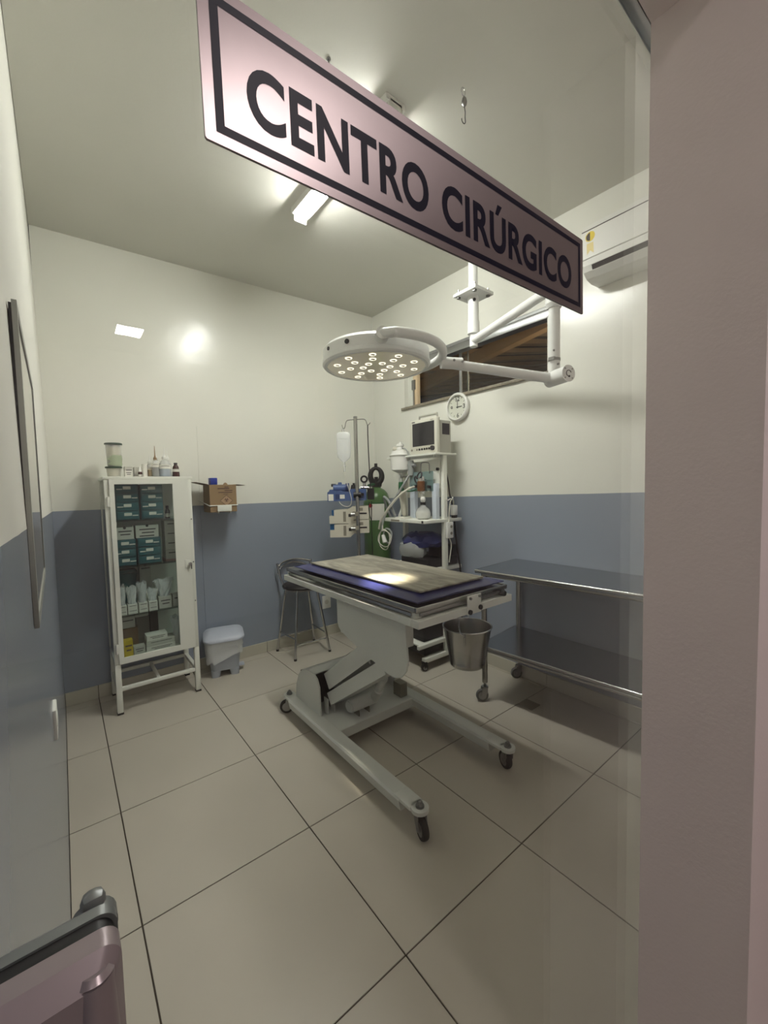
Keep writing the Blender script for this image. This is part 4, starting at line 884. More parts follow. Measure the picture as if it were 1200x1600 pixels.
for zz, xa, xb, hh in ((1.424, 0.835, 0.866, 0.006), (1.412, 0.785, 0.870, 0.008), (1.398, 0.835, 0.895, 0.006), (1.384, 0.79, 0.892, 0.006), (1.372, 0.825, 0.862, 0.004)):
    part('print', G().box((xa, yq, zz), (xb, yq+0.001, zz+hh)), 'hazard_print', sb)
def dia(s_, y): return [(0.847+u*s_, y, 1.325+v*s_) for u, v in ((0, 1), (1.15, 0), (0, -1), (-1.15, 0))]
part('diamond', G().add(dia(0.042, yq+0.0002), [(0, 1, 2, 3)]), 'hazard_print', sb)
part('diamond_field', G().add(dia(0.038, yq-0.0002), [(0, 1, 2, 3)]), 'hazard_pale', sb)
bio = G()
for k in range(3):
    a_ = PI/2+k*2*PI/3; c_ = (0.847+0.0095*math.cos(a_), 1.330+0.0095*math.sin(a_))
    bio.tube([(c_[0]+0.0085*math.cos(a_+s), yq-0.0006, c_[1]+0.0085*math.sin(a_+s)) for s in [0.5+(2*PI-1.0)*j/16 for j in range(17)]], [0.0006+0.0018*abs(math.cos((j-8)/16*PI)) for j in range(17)], 6)
bio.tube([(0.847+0.008*math.cos(t), yq-0.0006, 1.330+0.008*math.sin(t)) for t in [2*PI*k/16 for k in range(16)]], 0.001, 6, True)
part('biohazard_symbol', bio, 'hazard_print', sb)
br = thing('wire_bracket', 'white wire bracket holding the brown sharps box to the wall', 'bracket', (0.825, 0.58, 1.235))
part('wire_ring', G().tube([(0.70, 0.69, 1.330), (0.705, 0.60, 1.315), (0.722, 0.480, 1.290), (0.930, 0.480, 1.290), (0.945, 0.60, 1.292), (0.95, 0.69, 1.295)], 0.0035, 8), 'white_enamel', br)
part('front_plate', G().box((0.777, 0.4735, 1.245), (0.880, 0.4765, 1.293), bev=0.001), 'white_enamel', br)
part('wire_floor', G().tube([(0.785, 0.475, 1.245), (0.785, 0.478, 1.2355), (0.785, 0.69, 1.2355)], 0.003, 8).tube([(0.872, 0.475, 1.245), (0.872, 0.478, 1.2355), (0.872, 0.69, 1.2355)], 0.003, 8).cyl((0.785, 0.684, 1.2355), (0.872, 0.684, 1.2355), 0.003, n=8), 'white_enamel', br)
solo('blue_tip_box', G().box((0.742, 0.50, 1.4455), (0.792, 0.56, 1.497), bev=0.004), 'blue_plastic', 'small blue plastic box standing on the brown sharps box', 'box')

# ------------------------------------------------------------------ pedal bin with liner
pb = thing('pedal_bin', 'pale grey pedal bin with a white lid beside the cabinet', 'bin', (0.795, 0.545, 0))
BR = rotz(math.radians(-14)); bc = Vector((0.795, 0.545, 0))
def bxf(p): q_ = BR @ (p-bc); return Vector((bc.x+q_.x*1.14, bc.y-0.012+q_.y*1.10, p.z*1.08))
def rrect(cx, cy, wx, wy, r, z, n=6):
    out = []
    for qx, qy, a0 in ((1, 1, 0), (-1, 1, PI/2), (-1, -1, PI), (1, -1, 3*PI/2)):
        for k in range(n+1): t = a0+PI/2*k/n; out.append((cx+qx*(wx/2-r)+r*math.cos(t), cy+qy*(wy/2-r)+r*math.sin(t), z))
    return out
def loft(rings, cap0=True, cap1=True):
    n = len(rings[0]); vs = [p for r_ in rings for p in r_]; fs = [(j*n+k, j*n+(k+1) % n, (j+1)*n+(k+1) % n, (j+1)*n+k) for j in range(len(rings)-1) for k in range(n)]
    if cap0: fs.append(tuple(range(n-1, -1, -1)))
    if cap1: fs.append(tuple(range((len(rings)-1)*n, len(rings)*n)))
    return G().add(vs, fs, True)
part('body', loft([rrect(bc.x, bc.y, 0.175, 0.155, 0.035, 0.045), rrect(bc.x, bc.y, 0.20, 0.18, 0.04, 0.17), rrect(bc.x, bc.y, 0.225, 0.20, 0.045, 0.262)]).xf(bxf), 'bin_grey', pb)
for s in (-1, 1):
    part('foot', loft([rrect(bc.x+s*0.060, bc.y, 0.052, 0.150, 0.018, 0.0), rrect(bc.x+s*0.057, bc.y, 0.064, 0.157, 0.022, 0.048)]).xf(bxf), 'bin_grey', pb)
part('pedal', G().box((bc.x+0.085, bc.y-0.02, 0.030), (bc.x+0.125, bc.y+0.035, 0.042), bev=0.005).xf(bxf), 'bin_plastic', pb)
ld = part('lid', loft([rrect(bc.x, bc.y, 0.245, 0.215, 0.05, 0.262), rrect(bc.x, bc.y, 0.256, 0.226, 0.055, 0.266), rrect(bc.x, bc.y, 0.256, 0.226, 0.055, 0.278), rrect(bc.x, bc.y, 0.235, 0.205, 0.05, 0.292), rrect(bc.x, bc.y, 0.16, 0.13, 0.04, 0.303)]).xf(lambda p: bxf(p)+Vector((0, 0, (p.y-bc.y)*0.10))), 'bin_plastic', pb)
rings = []; rnd = random.Random(5)
for j in range(6):
    z = 0.263-j*0.026; base = rrect(bc.x, bc.y, 0.236-0.002*j, 0.208-0.002*j, 0.048, z); rings.append([(x+(x-bc.x)*rnd.uniform(-0.01, 0.07), y+(y-bc.y)*rnd.uniform(-0.01, 0.07), zz+(rnd.uniform(-0.016, 0.010) if j == 5 else 0)+(0.03*(x-bc.x)/0.12 if j > 2 else 0)) for x, y, zz in base])
part('liner', loft(rings, False, False).xf(bxf), 'bag_film', pb, 'translucent white bin liner')

# ------------------------------------------------------------------ bar stool
so_ = thing('bar_stool', 'chrome stool with a black seat and bow back behind the operating table', 'stool', (1.455, 0.50, 0))
feet = [(1.299, 0.352), (1.612, 0.335), (1.275, 0.648), (1.632, 0.650)]; tops = [(1.365, 0.415), (1.545, 0.415), (1.350, 0.60), (1.560, 0.60)]
for (fx, fy), (tx, ty) in zip(feet, tops):
    part('leg', G().cyl((fx, fy, 0.012), (tx, ty, 0.555), 0.0105, n=14), 'chrome', so_)
    part('foot_cap', G().cyl((fx, fy, 0.0), (fx, fy, 0.016), 0.012, n=12), 'rubber', so_)
part('seat_frame', G().cyl((1.455, 0.505, 0.545), (1.455, 0.505, 0.560), 0.135, n=30), 'dull_steel', so_)
part('seat', G().lathe((1.455, 0.505, 0.558), [(0.135, 0), (0.160, 0.006), (0.166, 0.020), (0.158, 0.034), (0.12, 0.040), (0.0, 0.042)], 34), 'seat_black', so_)
for x, s in ((1.340, -1), (1.572, 1)): part('back_post', G().tube([(x, 0.60, 0.55), (x+s*0.025, 0.625, 0.64), (x+s*0.045, 0.64, 0.765)], 0.0105, 12), 'chrome', so_)
part('back_bow', G().tube([(1.297, 0.64, 0.700), (1.315, 0.655, 0.742), (1.37, 0.675, 0.770), (1.46, 0.685, 0.782), (1.55, 0.675, 0.772), (1.615, 0.64, 0.752)], 0.009, 12, smooth_pts=2), 'chrome', so_)
part('back_bow', G().tube([(1.295, 0.64, 0.672), (1.33, 0.66, 0.720), (1.40, 0.675, 0.748), (1.47, 0.682, 0.755), (1.55, 0.672, 0.738), (1.61, 0.642, 0.700)], 0.007, 12, smooth_pts=2), 'chrome', so_)
def lp(i, z): f = z/0.555; return Vector((feet[i][0]+(tops[i][0]-feet[i][0])*f, feet[i][1]+(tops[i][1]-feet[i][1])*f, z))
for i, j, z in ((0, 1, 0.118), (0, 2, 0.165), (2, 3, 0.118), (1, 3, 0.165)): part('foot_rail', G().cyl(lp(i, z), lp(j, z), 0.0065, n=10), 'chrome', so_)

# ------------------------------------------------------------------ infusion stand
IX, IY = 1.745, 0.05; uh = Vector((0.784, -0.62, 0)); vh = Vector((0.62, 0.784, 0))
def IP(u, d, z): return Vector((IX, IY, 0))+uh*u+vh*d+Vector((0, 0, z))
iv = thing('infusion_stand', 'steel infusion stand with wire hooks behind the operating table', 'infusion stand', (IX, IY, 0))
part('base', G().lathe((IX, IY, 0), [(0.13, 0), (0.135, 0.006), (0.12, 0.018), (0.03, 0.03), (0.02, 0.05), (0.0, 0.05)], 28), 'dull_steel', iv)
part('pole', G().cyl((IX, IY, 0.03), (IX, IY, 1.962), 0.0155, n=18), 'steel', iv)
part('pole_cap', G().cyl((IX, IY, 1.955), (IX, IY, 1.968), 0.0165, n=16), 'dull_steel', iv)
def ipath(l): return [IP(u, d, z) for u, d, z in l]
part('hook', G().tube(ipath([(0, 0, 1.945), (-0.06, 0, 1.942), (-0.075, 0, 1.93), (-0.085, 0, 1.885), (-0.092, 0, 1.872), (-0.104, 0, 1.880), (-0.108, 0, 1.905)]), 0.0035, 8, smooth_pts=2), 'steel', iv)
part('hook', G().tube(ipath([(0, 0, 1.945), (0.07, 0, 1.948), (0.083, 0, 1.938), (0.094, 0, 1.90), (0.104, 0, 1.898), (0.118, 0, 1.918)]), 0.0035, 8, smooth_pts=2), 'steel', iv)
def pump_poly(pts, dz=0.0): return [((500+X/10-558.5)/202.0, 1.222-(730+Y/10-800)/208.0) for X, Y in pts]
def uprism(pts, d0, d1):
    n = len(pts); q = G(); q.add([IP(u, d0, z) for u, z in pts]+[IP(u, d1, z) for u, z in pts], [tuple(range(n)), tuple(range(2*n-1, n-1, -1))]+[(k, (k+1) % n, n+(k+1) % n, n+k) for k in range(n)]); return q
def urect(x0, y0, x1, y1, d0, d1): return uprism(pump_poly([(x0, y0), (x1, y0), (x1, y1), (x0, y1)]), d0, d1)
for lab, y0, poly in (('upper beige infusion pump clamped on the stand', 0, [(112, 800), (188, 800), (190, 702), (420, 690), (500, 640), (762, 642), (762, 866), (520, 868), (432, 932), (112, 930)]),
                      ('lower beige infusion pump clamped on the stand', 240, [(116, 1042), (190, 1040), (190, 946), (420, 938), (492, 882), (762, 872), (762, 1098), (520, 1102), (450, 1166), (118, 1164)])):
    us = pump_poly(poly); zb = min(z for u, z in us); p = thing('infusion_pump', lab, 'infusion pump', IP(-0.05, 0.08, zb), 'infusion pumps on the stand')
    part('case', uprism(us, 0.024, 0.165), 'beige_plastic', p)
    part('side_grip', urect(118 if y0 else 150, 700+y0, 188, 796+y0, 0.04, 0.12), 'pump_blue', p)
    part('vent', urect(340, 728+y0, 386, 900+y0, 0.0225, 0.03), 'beige_dark', p)
    part('port', urect(428, 770+y0, 478, 820+y0, 0.0215, 0.03), 'black', p)
    part('slot', urect(615, 752+y0, 730, 778+y0, 0.0215, 0.03), 'black', p)
    part('dial_print', urect(600, 668+y0*1.02, 668, 720+y0*1.02, 0.0228, 0.03), 'beige_dark', p)
    part('clamp', urect(500, 730+y0, 600, 800+y0, -0.022, 0.026), 'beige_dark', p)
    cz_ = 1.222-(730+(775+y0)/10-800)/208.0
    part('clamp_knob', G().cyl(IP(-0.055, -0.012, cz_), IP(-0.02, -0.012, cz_), 0.016, n=14), 'dull_steel', p)
bd = thing('blue_device', 'blue medical pump unit with a swivel head above the infusion pumps', 'medical device', IP(-0.08, 0.09, 1.305))
part('case', uprism(pump_poly([(90, 400), (130, 368), (200, 372), (440, 395), (480, 345), (728, 350), (728, 545), (90, 552)]), 0.024, 0.17), 'device_blue', bd)
part('top_ridge', uprism(pump_poly([(120, 352), (290, 348), (290, 372), (105, 396)]), 0.06, 0.17), 'device_blue', bd)
part('label', urect(106, 430, 190, 540, 0.0225, 0.03), 'paper', bd)
part('label', urect(296, 440, 374, 508, 0.0225, 0.03), 'paper', bd)
part('display', urect(222, 432, 286, 520, 0.0225, 0.03), 'device_blue_dark', bd)
part('swivel_head', G().cyl(IP(-0.20, 0.08, 1.40), IP(-0.085, 0.08, 1.40), 0.032, n=18).cyl(IP(-0.146, 0.08, 1.37), IP(-0.146, 0.08, 1.448), 0.03, 0.014, n=18), 'device_blue', bd)
part('head_knob', G().cyl(IP(-0.218, 0.08, 1.425), IP(-0.18, 0.08, 1.425), 0.012, n=14), 'black', bd)
part('head_dial', G().cyl(IP(-0.098, 0.08, 1.405), IP(-0.070, 0.08, 1.405), 0.036, n=18), 'device_blue_dark', bd)
part('knob', G().cyl(IP(-0.035, 0.08, 1.372), IP(-0.035, 0.08, 1.425), 0.030, 0.018, n=16).cyl(IP(-0.032, 0.08, 1.42), IP(-0.032, 0.08, 1.44), 0.01, n=12), 'black', bd)
part('pole_clamp', G().cyl(IP(-0.03, 0.005, 1.343), IP(0.03, 0.005, 1.343), 0.024, n=16), 'black', bd)
part('clamp_lever', urect(600, 420, 690, 468, 0.008, 0.024), 'black', bd)
ib = thing('iv_bag', 'clear drip bag of fluid hanging from the stand hook', 'drip bag', IP(-0.10, 0, 1.60))
rings = []
for z, w_, d_ in ((1.606, 0.014, 0.010), (1.622, 0.055, 0.022), (1.645, 0.10, 0.034), (1.69, 0.114, 0.044), (1.76, 0.116, 0.044), (1.81, 0.116, 0.034), (1.836, 0.108, 0.016), (1.848, 0.07, 0.006)):
    rings.append([IP(-0.098+w_/2*math.cos(t), d_/2*math.sin(t), z) for t in [2*PI*k/20 for k in range(20)]])
part('bag', loft(rings), 'iv_fluid', ib)
part('hanger', G().tube([IP(-0.107, 0, 1.845), IP(-0.109, 0, 1.862), IP(-0.103, 0, 1.878), IP(-0.096, 0, 1.862), IP(-0.092, 0, 1.845)], 0.003, 6), 'clear_plastic', ib)
part('fluid_line', G().box((0, 0, 0), (0.0, 0, 0)) if False else G().tube([IP(-0.098+0.055*math.cos(t), 0.021*math.sin(t), 1.795) for t in [2*PI*k/20 for k in range(20)]], 0.001, 5, True), 'hose_grey', ib)
part('drip_chamber', G().cyl(IP(-0.098, 0, 1.53), IP(-0.098, 0, 1.612), 0.008, n=12).cyl(IP(-0.093, 0, 1.575), IP(-0.083, 0, 1.575), 0.006, n=8), 'clear_plastic', ib)
part('drip_line', G().tube(ipath([(-0.098, 0, 1.53), (-0.085, -0.01, 1.46), (-0.062, -0.02, 1.38), (-0.045, -0.02, 1.32), (-0.05, 0.0, 1.26), (-0.09, 0.02, 1.245), (-0.14, 0.03, 1.268), (-0.155, 0.04, 1.30)]), 0.0028, 8, smooth_pts=2), 'hose_white', ib)
pa = thing('power_adapter', 'black power adapter hanging on its cable from the stand hook', 'adapter', IP(0.105, 0.0, 1.285))
part('brick', uprism(pump_poly([(752, 342), (862, 342), (862, 532), (752, 532)]), -0.02, 0.012), 'black', pa)
part('cable', G().tube(ipath([(0.098, 0, 1.90), (0.097, 0, 1.80), (0.101, 0, 1.62), (0.106, 0, 1.48), (0.108, 0, 1.378)]), 0.0042, 8, smooth_pts=1), 'black', pa)
part('tail_cable', G().tube(ipath([(0.112, 0, 1.288), (0.113, 0, 1.20), (0.108, 0.01, 1.10), (0.112, 0.02, 0.95), (0.11, 0.02, 0.60)]), 0.0035, 8, smooth_pts=1).tube(ipath([(0.096, 0, 1.288), (0.088, 0, 1.24), (0.096, 0.01, 1.18), (0.108, 0.01, 1.13)]), 0.003, 8, smooth_pts=1), 'black', pa)

# ------------------------------------------------------------------ oxygen cylinder
OX, OY = 2.207, 0.40
ox = thing('gas_cylinder', 'green gas cylinder with a black valve guard in the far corner', 'gas cylinder', (OX, OY, 0))
part('body', G().lathe((OX, OY, 0), [(0.120, 0), (0.124, 0.01), (0.124, 1.255), (0.121, 1.262), (0.121, 1.268), (0.118, 1.30), (0.104, 1.345), (0.075, 1.378), (0.044, 1.395), (0.040, 1.42), (0.0, 1.42)], 36), 'cylinder_green', ox)
part('ring', G().cyl((OX, OY, 1.255), (OX, OY, 1.262), 0.1245, n=36), 'green_plastic', ox)
def OP(u, d, z): return Vector((OX, OY, 0))+uh*u+vh*d+Vector((0, 0, z))
part('valve_guard', G().tube([OP(-0.020, 0, 1.415)]+[OP(0.053*math.cos(t), 0, 1.51+0.072*math.sin(t)) for t in [-PI*0.68-k*(PI*1.64)/20 for k in range(21)]]+[OP(0.020, 0, 1.415)], [0.03]+[0.016+0.012*abs(math.cos(k/20*PI)) for k in range(21)]+[0.03], 12).cyl(OP(0, 0, 1.405), OP(0, 0, 1.45), 0.046, n=18), 'black', ox, 'black plastic valve guard')
part('valve', G().cyl(OP(0, 0, 1.44), OP(0, 0, 1.50), 0.018, n=14).cyl(OP(0, 0, 1.575), OP(0, 0, 1.626), 0.015, n=14), 'black', ox)
gq = part('gauge', G().cyl(OP(-0.108, -0.10, 1.478), OP(-0.108, -0.13, 1.478), 0.035, n=26), 'black', ox)
part('gauge_face', G().cyl(OP(-0.108, -0.1295, 1.478), OP(-0.108, -0.1315, 1.478), 0.018, n=22), 'paper', gq)
part('regulator', G().cyl(OP(-0.108, -0.115, 1.445), OP(-0.108, -0.115, 1.38), 0.016, n=14).cyl(OP(-0.14, -0.115, 1.40), OP(-0.07, -0.115, 1.40), 0.018, n=14), 'chrome', ox)
part('regulator_stem', G().tube([OP(-0.07, -0.115, 1.42), OP(-0.035, -0.06, 1.43), OP(0, 0, 1.43)], 0.012, 10), 'green_plastic', ox)
lab = [(OX+0.1248*math.cos(t), OY+0.1248*math.sin(t)) for t in [PI*1.12+PI*0.36*k/10 for k in range(11)]]
lb = part('label', G().add([(x, y, 1.10) for x, y in lab]+[(x, y, 1.25) for x, y in lab], [(k, k+1, 12+k, 11+k) for k in range(10)], True), 'paper', ox)
part('seal', G().cyl(OP(-0.055, -0.118, 1.235), OP(-0.055, -0.128, 1.235), 0.018, n=14), 'red_plastic', ox)

# ------------------------------------------------------------------ anaesthesia trolley
an = thing('anaesthesia_trolley', 'white metal anaesthesia trolley against the right wall behind the table', 'trolley', (2.18, -0.25, 0))
for y in (-0.470, -0.010):
    part('post', G().box((2.185, y-0.016, 0.06), (2.225, y+0.016, 1.642), bev=0.003), 'white_enamel', an)
    part('foot_bar', G().box((1.955, y-0.02, 0.062), (2.40, y+0.02, 0.098), bev=0.004), 'white_enamel', an)
    for x in (1.965, 2.385): caster(an, x, y, 0.028, 0.4 if x > 2.1 else 2.8, 'black', 'rubber', stem=0.006, wid=0.03, off=0.0)
    part('shelf_bracket', G().box((2.03, y-0.012, 0.738), (2.385, y+0.012, 0.765), bev=0.002), 'white_enamel', an)
    part('base_side_rail', G().box((1.90, y-0.012, 0.176), (2.385, y+0.012, 0.205), bev=0.002), 'white_enamel', an)
part('middle_shelf', G().box((1.972, -0.490, 1.118), (2.385, 0.030, 1.143), bev=0.003), 'white_enamel', an)
part('shelf_label', G().box((1.9715, -0.20, 1.124), (1.975, -0.095, 1.138)), 'beige_dark', an)
part('corner_tag', G().box((1.9712, -0.475, 1.122), (1.974, -0.455, 1.140)), 'black', an)
part('lower_shelf', G().box((2.02, -0.47, 0.752), (2.385, 0.005, 0.765), bev=0.002), 'white_enamel', an)
part('base_shelf', G().box((1.93, -0.455, 0.188), (2.385, -0.02, 0.200), bev=0.002), 'white_enamel', an)
part('top_shelf', G().box((2.085, -0.505, 1.636), (2.315, 0.085, 1.652), bev=0.003), 'white_enamel', an)
part('slant_brace', G().cyl((2.16, 0.02, 1.143), (2.19, -0.06, 1.36), 0.012, n=10), 'white_enamel', an)
for y in (-0.20, -0.478): part('shelf_clip', G().tube([(2.09, y-0.012, 1.636), (2.09, y-0.012, 1.618), (2.09, y+0.012, 1.618), (2.09, y+0.012, 1.636)], 0.0025, 6), 'dull_steel', an)
# breathing-circuit frame on the middle shelf
bf = thing('gas_mixer_frame', 'pale blue upright frame with gas flow panel on the trolley', 'flow panel', (2.16, -0.33, 1.143))
part('upright', G().box((2.13, -0.212, 1.143), (2.17, -0.155, 1.515), bev=0.003), 'pale_blue_panel', bf)
part('upright', G().box((2.13, -0.455, 1.143), (2.17, -0.41, 1.42), bev=0.003), 'pale_blue_panel', bf)
part('back_board', G().box((2.172, -0.455, 1.38), (2.182, -0.155, 1.60), bev=0.002), 'white_enamel', bf)
part('flow_panel', G().box((2.118, -0.430, 1.358), (2.126, -0.166, 1.518), bev=0.001), 'cabinet_glass', bf, 'clear flow panel')
part('panel_back', G().box((2.128, -0.428, 1.362), (2.132, -0.168, 1.514)), 'panel_tint', bf)
part('wire_handle', G().tube([(2.12, -0.302, 1.505), (2.12, -0.304, 1.575), (2.12, -0.315, 1.588), (2.12, -0.388, 1.584), (2.12, -0.398, 1.572), (2.12, -0.397, 1.500)], 0.004, 8, smooth_pts=1), 'dull_steel', bf)
part('tubing', G().tube([(2.105, -0.27, 1.46), (2.09, -0.30, 1.50), (2.10, -0.33, 1.515), (2.085, -0.35, 1.48), (2.10, -0.30, 1.455), (2.09, -0.265, 1.49), (2.10, -0.25, 1.44), (2.095, -0.29, 1.42)], 0.006, 8, smooth_pts=2), 'dark_print', bf)
for y, z in ((-0.405, 1.395), (-0.300, 1.412), (-0.255, 1.40)): part('knob', G().cyl((2.118, y, z), (2.095, y, z), 0.012, n=14), 'green_plastic' if z > 1.40 else 'black', bf)
part('stud', G().cyl((2.171, -0.445, 1.53), (2.155, -0.445, 1.53), 0.012, n=12), 'black', bf)
vp = thing('vaporiser_jar', 'amber glass vaporiser jar on the flow panel', 'jar', (2.075, -0.349, 1.36))
part('jar', G().lathe((2.075, -0.349, 1.362), [(0.028, 0), (0.031, 0.003), (0.031, 0.072), (0.026, 0.078), (0, 0.078)], 22), 'amber', vp)
part('cap', G().cyl((2.075, -0.349, 1.438), (2.075, -0.349, 1.462), 0.022, n=18).cyl((2.075, -0.375, 1.445), (2.075, -0.375, 1.475), 0.010, n=10), 'chrome', vp)
part('spout', G().cyl((2.075, -0.349, 1.362), (2.075, -0.353, 1.318), 0.013, 0.007, n=14).cyl((2.075, -0.376, 1.362), (2.075, -0.376, 1.342), 0.004, n=8), 'clear_plastic', vp)
part('bracket', G().box((2.08, -0.365, 1.445), (2.118, -0.335, 1.455)), 'chrome', vp)
lm = thing('absorber_flask', 'clear round flask of white granules on the trolley shelf', 'flask', (2.08, -0.362, 1.143))
part('flask', G().lathe((2.08, -0.362, 1.143), [(0.045, 0), (0.058, 0.012), (0.061, 0.045), (0.052, 0.078), (0.026, 0.098), (0.022, 0.104), (0.022, 0.112)], 26), 'clear_plastic', lm)
part('granules', G().lathe((2.08, -0.362, 1.145), [(0, 0.002), (0.043, 0.002), (0.055, 0.012), (0.0575, 0.045), (0.052, 0.062), (0, 0.066)], 24), 'lime_granules', lm)
part('collar', G().cyl((2.08, -0.362, 1.252), (2.08, -0.362, 1.276), 0.022, n=20), 'black', lm)
part('bulb', G().lathe((2.08, -0.362, 1.276), [(0.014, 0), (0.021, 0.014), (0.021, 0.03), (0.013, 0.044), (0, 0.046)], 20), 'white_plastic', lm)
solo('paper_pad', G().box((2.0, -0.22, 1.1435), (2.09, -0.11, 1.153), bev=0.001), 'paper', 'white pad lying on the trolley shelf left of the flask', 'pad')
bl = thing('bellows_canister', 'translucent white canister on an arm at the left of the trolley', 'canister', (2.10, -0.08, 1.50))
part('canister', G().lathe((2.10, -0.079, 1.50), [(0.018, 0), (0.022, 0.012), (0.068, 0.036), (0.080, 0.040), (0.084, 0.155), (0.0, 0.156)], 28), 'white_plastic', bl)
part('lid', G().lathe((2.10, -0.079, 1.655), [(0.090, 0), (0.092, 0.004), (0.090, 0.010), (0.078, 0.014), (0.070, 0.040), (0.03, 0.050), (0.026, 0.075), (0.034, 0.082), (0.032, 0.096), (0.012, 0.104), (0.010, 0.116), (0, 0.116)], 28), 'white_plastic', bl)
part('nozzle', G().cyl((2.10, -0.06, 1.715), (2.10, 0.0, 1.722), 0.014, 0.018, n=14), 'beige_plastic', bl)
part('outlet', G().cyl((2.10, -0.079, 1.435), (2.10, -0.079, 1.505), 0.017, n=16), 'clear_plastic', bl)
part('green_fitting', G().cyl((2.10, -0.079, 1.365), (2.10, -0.079, 1.44), 0.020, n=14).cyl((2.10, -0.079, 1.39), (2.10, -0.105, 1.375), 0.012, n=10), 'green_plastic', bl)
part('arm', G().cyl((2.10, -0.079, 1.485), (2.13, -0.20, 1.49), 0.012, n=14), 'chrome', bl)
part('valve_block', G().cyl((2.12, -0.185, 1.49), (2.12, -0.185, 1.612), 0.024, n=16).cyl((2.12, -0.185, 1.575), (2.12, -0.125, 1.575), 0.016, n=12).cyl((2.12, -0.205, 1.572), (2.12, -0.24, 1.572), 0.013, n=12), 'hose_grey', bl)
part('sampling_line', G().tube([(2.09, -0.09, 1.38), (2.08, -0.14, 1.365), (2.09, -0.22, 1.36), (2.11, -0.26, 1.375)], 0.005, 8, smooth_pts=2), 'green_plastic', bl)
part('bail', G().tube([(2.10, -0.10, 1.72), (2.10, -0.16, 1.71), (2.11, -0.185, 1.61)], 0.004, 8, smooth_pts=2), 'hose_grey', bl)
solo('suction_tube', G().cyl((2.17, -0.036, 1.16), (2.15, -0.032, 1.42), 0.022, 0.034, n=20).cyl((2.172, -0.036, 1.143), (2.17, -0.036, 1.165), 0.015, n=14), 'beige_plastic', 'pale upright tube standing at the left of the trolley shelf', 'tube')
# breathing hoses and coiled cables
solo('breathing_hose', G().tube([(2.11, -0.25, 1.40), (2.04, -0.24, 1.385), (2.0, -0.17, 1.33), (1.975, -0.09, 1.25), (1.955, 0.02, 1.13), (1.955, 0.045, 1.05)], 0.009, 10, smooth_pts=2), 'hose_white', 'white breathing hose bending down over the trolley edge', 'hose')
solo('breathing_hose', G().tube([(2.12, -0.19, 1.52), (2.06, -0.17, 1.43), (2.02, -0.12, 1.33), (1.985, -0.04, 1.22), (1.958, -0.005, 1.12), (1.955, 0.01, 1.03)], 0.009, 10, smooth_pts=2), 'hose_grey', 'grey breathing hose running beside the white one', 'hose')
solo('breathing_hose', G().tube([(2.15, 0.10, 1.10), (2.10, 0.12, 1.22), (2.06, 0.10, 1.30), (2.02, 0.05, 1.325), (2.02, -0.02, 1.28), (2.03, -0.08, 1.16)], 0.011, 10, smooth_pts=2), 'hose_grey', 'thick grey hose arching beside the green cylinder', 'hose')
cl = thing('coiled_cable', 'white coiled cable with a plug hanging off the trolley', 'cable', (1.95, -0.03, 0.90))
for k, (cy_, cz_, ry, rz_) in enumerate(((-0.03, 0.975, 0.085, 0.068), (-0.02, 0.965, 0.070, 0.085), (-0.055, 1.0, 0.055, 0.06))):
    part('coil', G().tube([(1.952+0.006*k+0.004*math.sin(3*t), cy_+ry*math.cos(t), cz_+rz_*math.sin(t)) for t in [2*PI*i/26 for i in range(26)]], 0.0042 if k < 2 else 0.007, 8, True), 'hose_white' if k < 2 else 'hose_grey', cl)
part('plug', G().cyl((1.945, -0.045, 0.945), (1.945, -0.02, 1.005), 0.020, 0.014, n=12), 'white_plastic', cl)
part('lead', G().tube([(1.952, -0.01, 1.05), (1.955, 0.0, 1.10), (1.96, 0.005, 1.15)], 0.0042, 8), 'hose_white', cl)
# patient monitor
mo = thing('patient_monitor', 'beige patient monitor with a dark screen on the trolley top', 'monitor', (2.19, -0.34, 1.652))
q = loft([[(2.128+0*y, y, z) for y, z in pts] for pts in ()]) if False else None
part('bezel', G().box((2.112, -0.492, 1.654), (2.150, -0.186, 1.925), bev=0.010, seg=3), 'monitor_shell', mo)
part('housing', G().box((2.148, -0.478, 1.654), (2.285, -0.20, 1.905), bev=0.008, seg=3), 'monitor_side', mo)
part('screen', G().box((2.1105, -0.465, 1.716), (2.114, -0.222, 1.897)), 'screen', mo)
part('side_recess', G().box((2.185, -0.4795, 1.795), (2.265, -0.470, 1.880)), 'dark_print', mo)
part('badge', G().box((2.111, -0.252, 1.905), (2.113, -0.216, 1.913)), 'dark_print', mo)
part('badge', G().box((2.111, -0.455, 1.905), (2.113, -0.425, 1.909)), 'beige_dark', mo)
for y in (-0.300, -0.330, -0.358, -0.383, -0.408): part('button', G().cyl((2.114, y, 1.690), (2.108, y, 1.690), 0.0085, n=12), 'black', mo)
part('button', G().cyl((2.114, -0.272, 1.690), (2.108, -0.272, 1.690), 0.0075, n=12), 'beige_dark', mo)
part('power_button', G().cyl((2.114, -0.212, 1.690), (2.109, -0.212, 1.690), 0.009, n=12), 'beige_dark', mo)
part('rotary_knob', G().cyl((2.114, -0.450, 1.690), (2.096, -0.450, 1.690), 0.018, n=20), 'dark_print', mo)
part('carry_handle', G().tube([(2.17, -0.24, 1.90), (2.17, -0.245, 1.958), (2.17, -0.44, 1.958), (2.17, -0.445, 1.90)], 0.009, 10), 'monitor_side', mo)
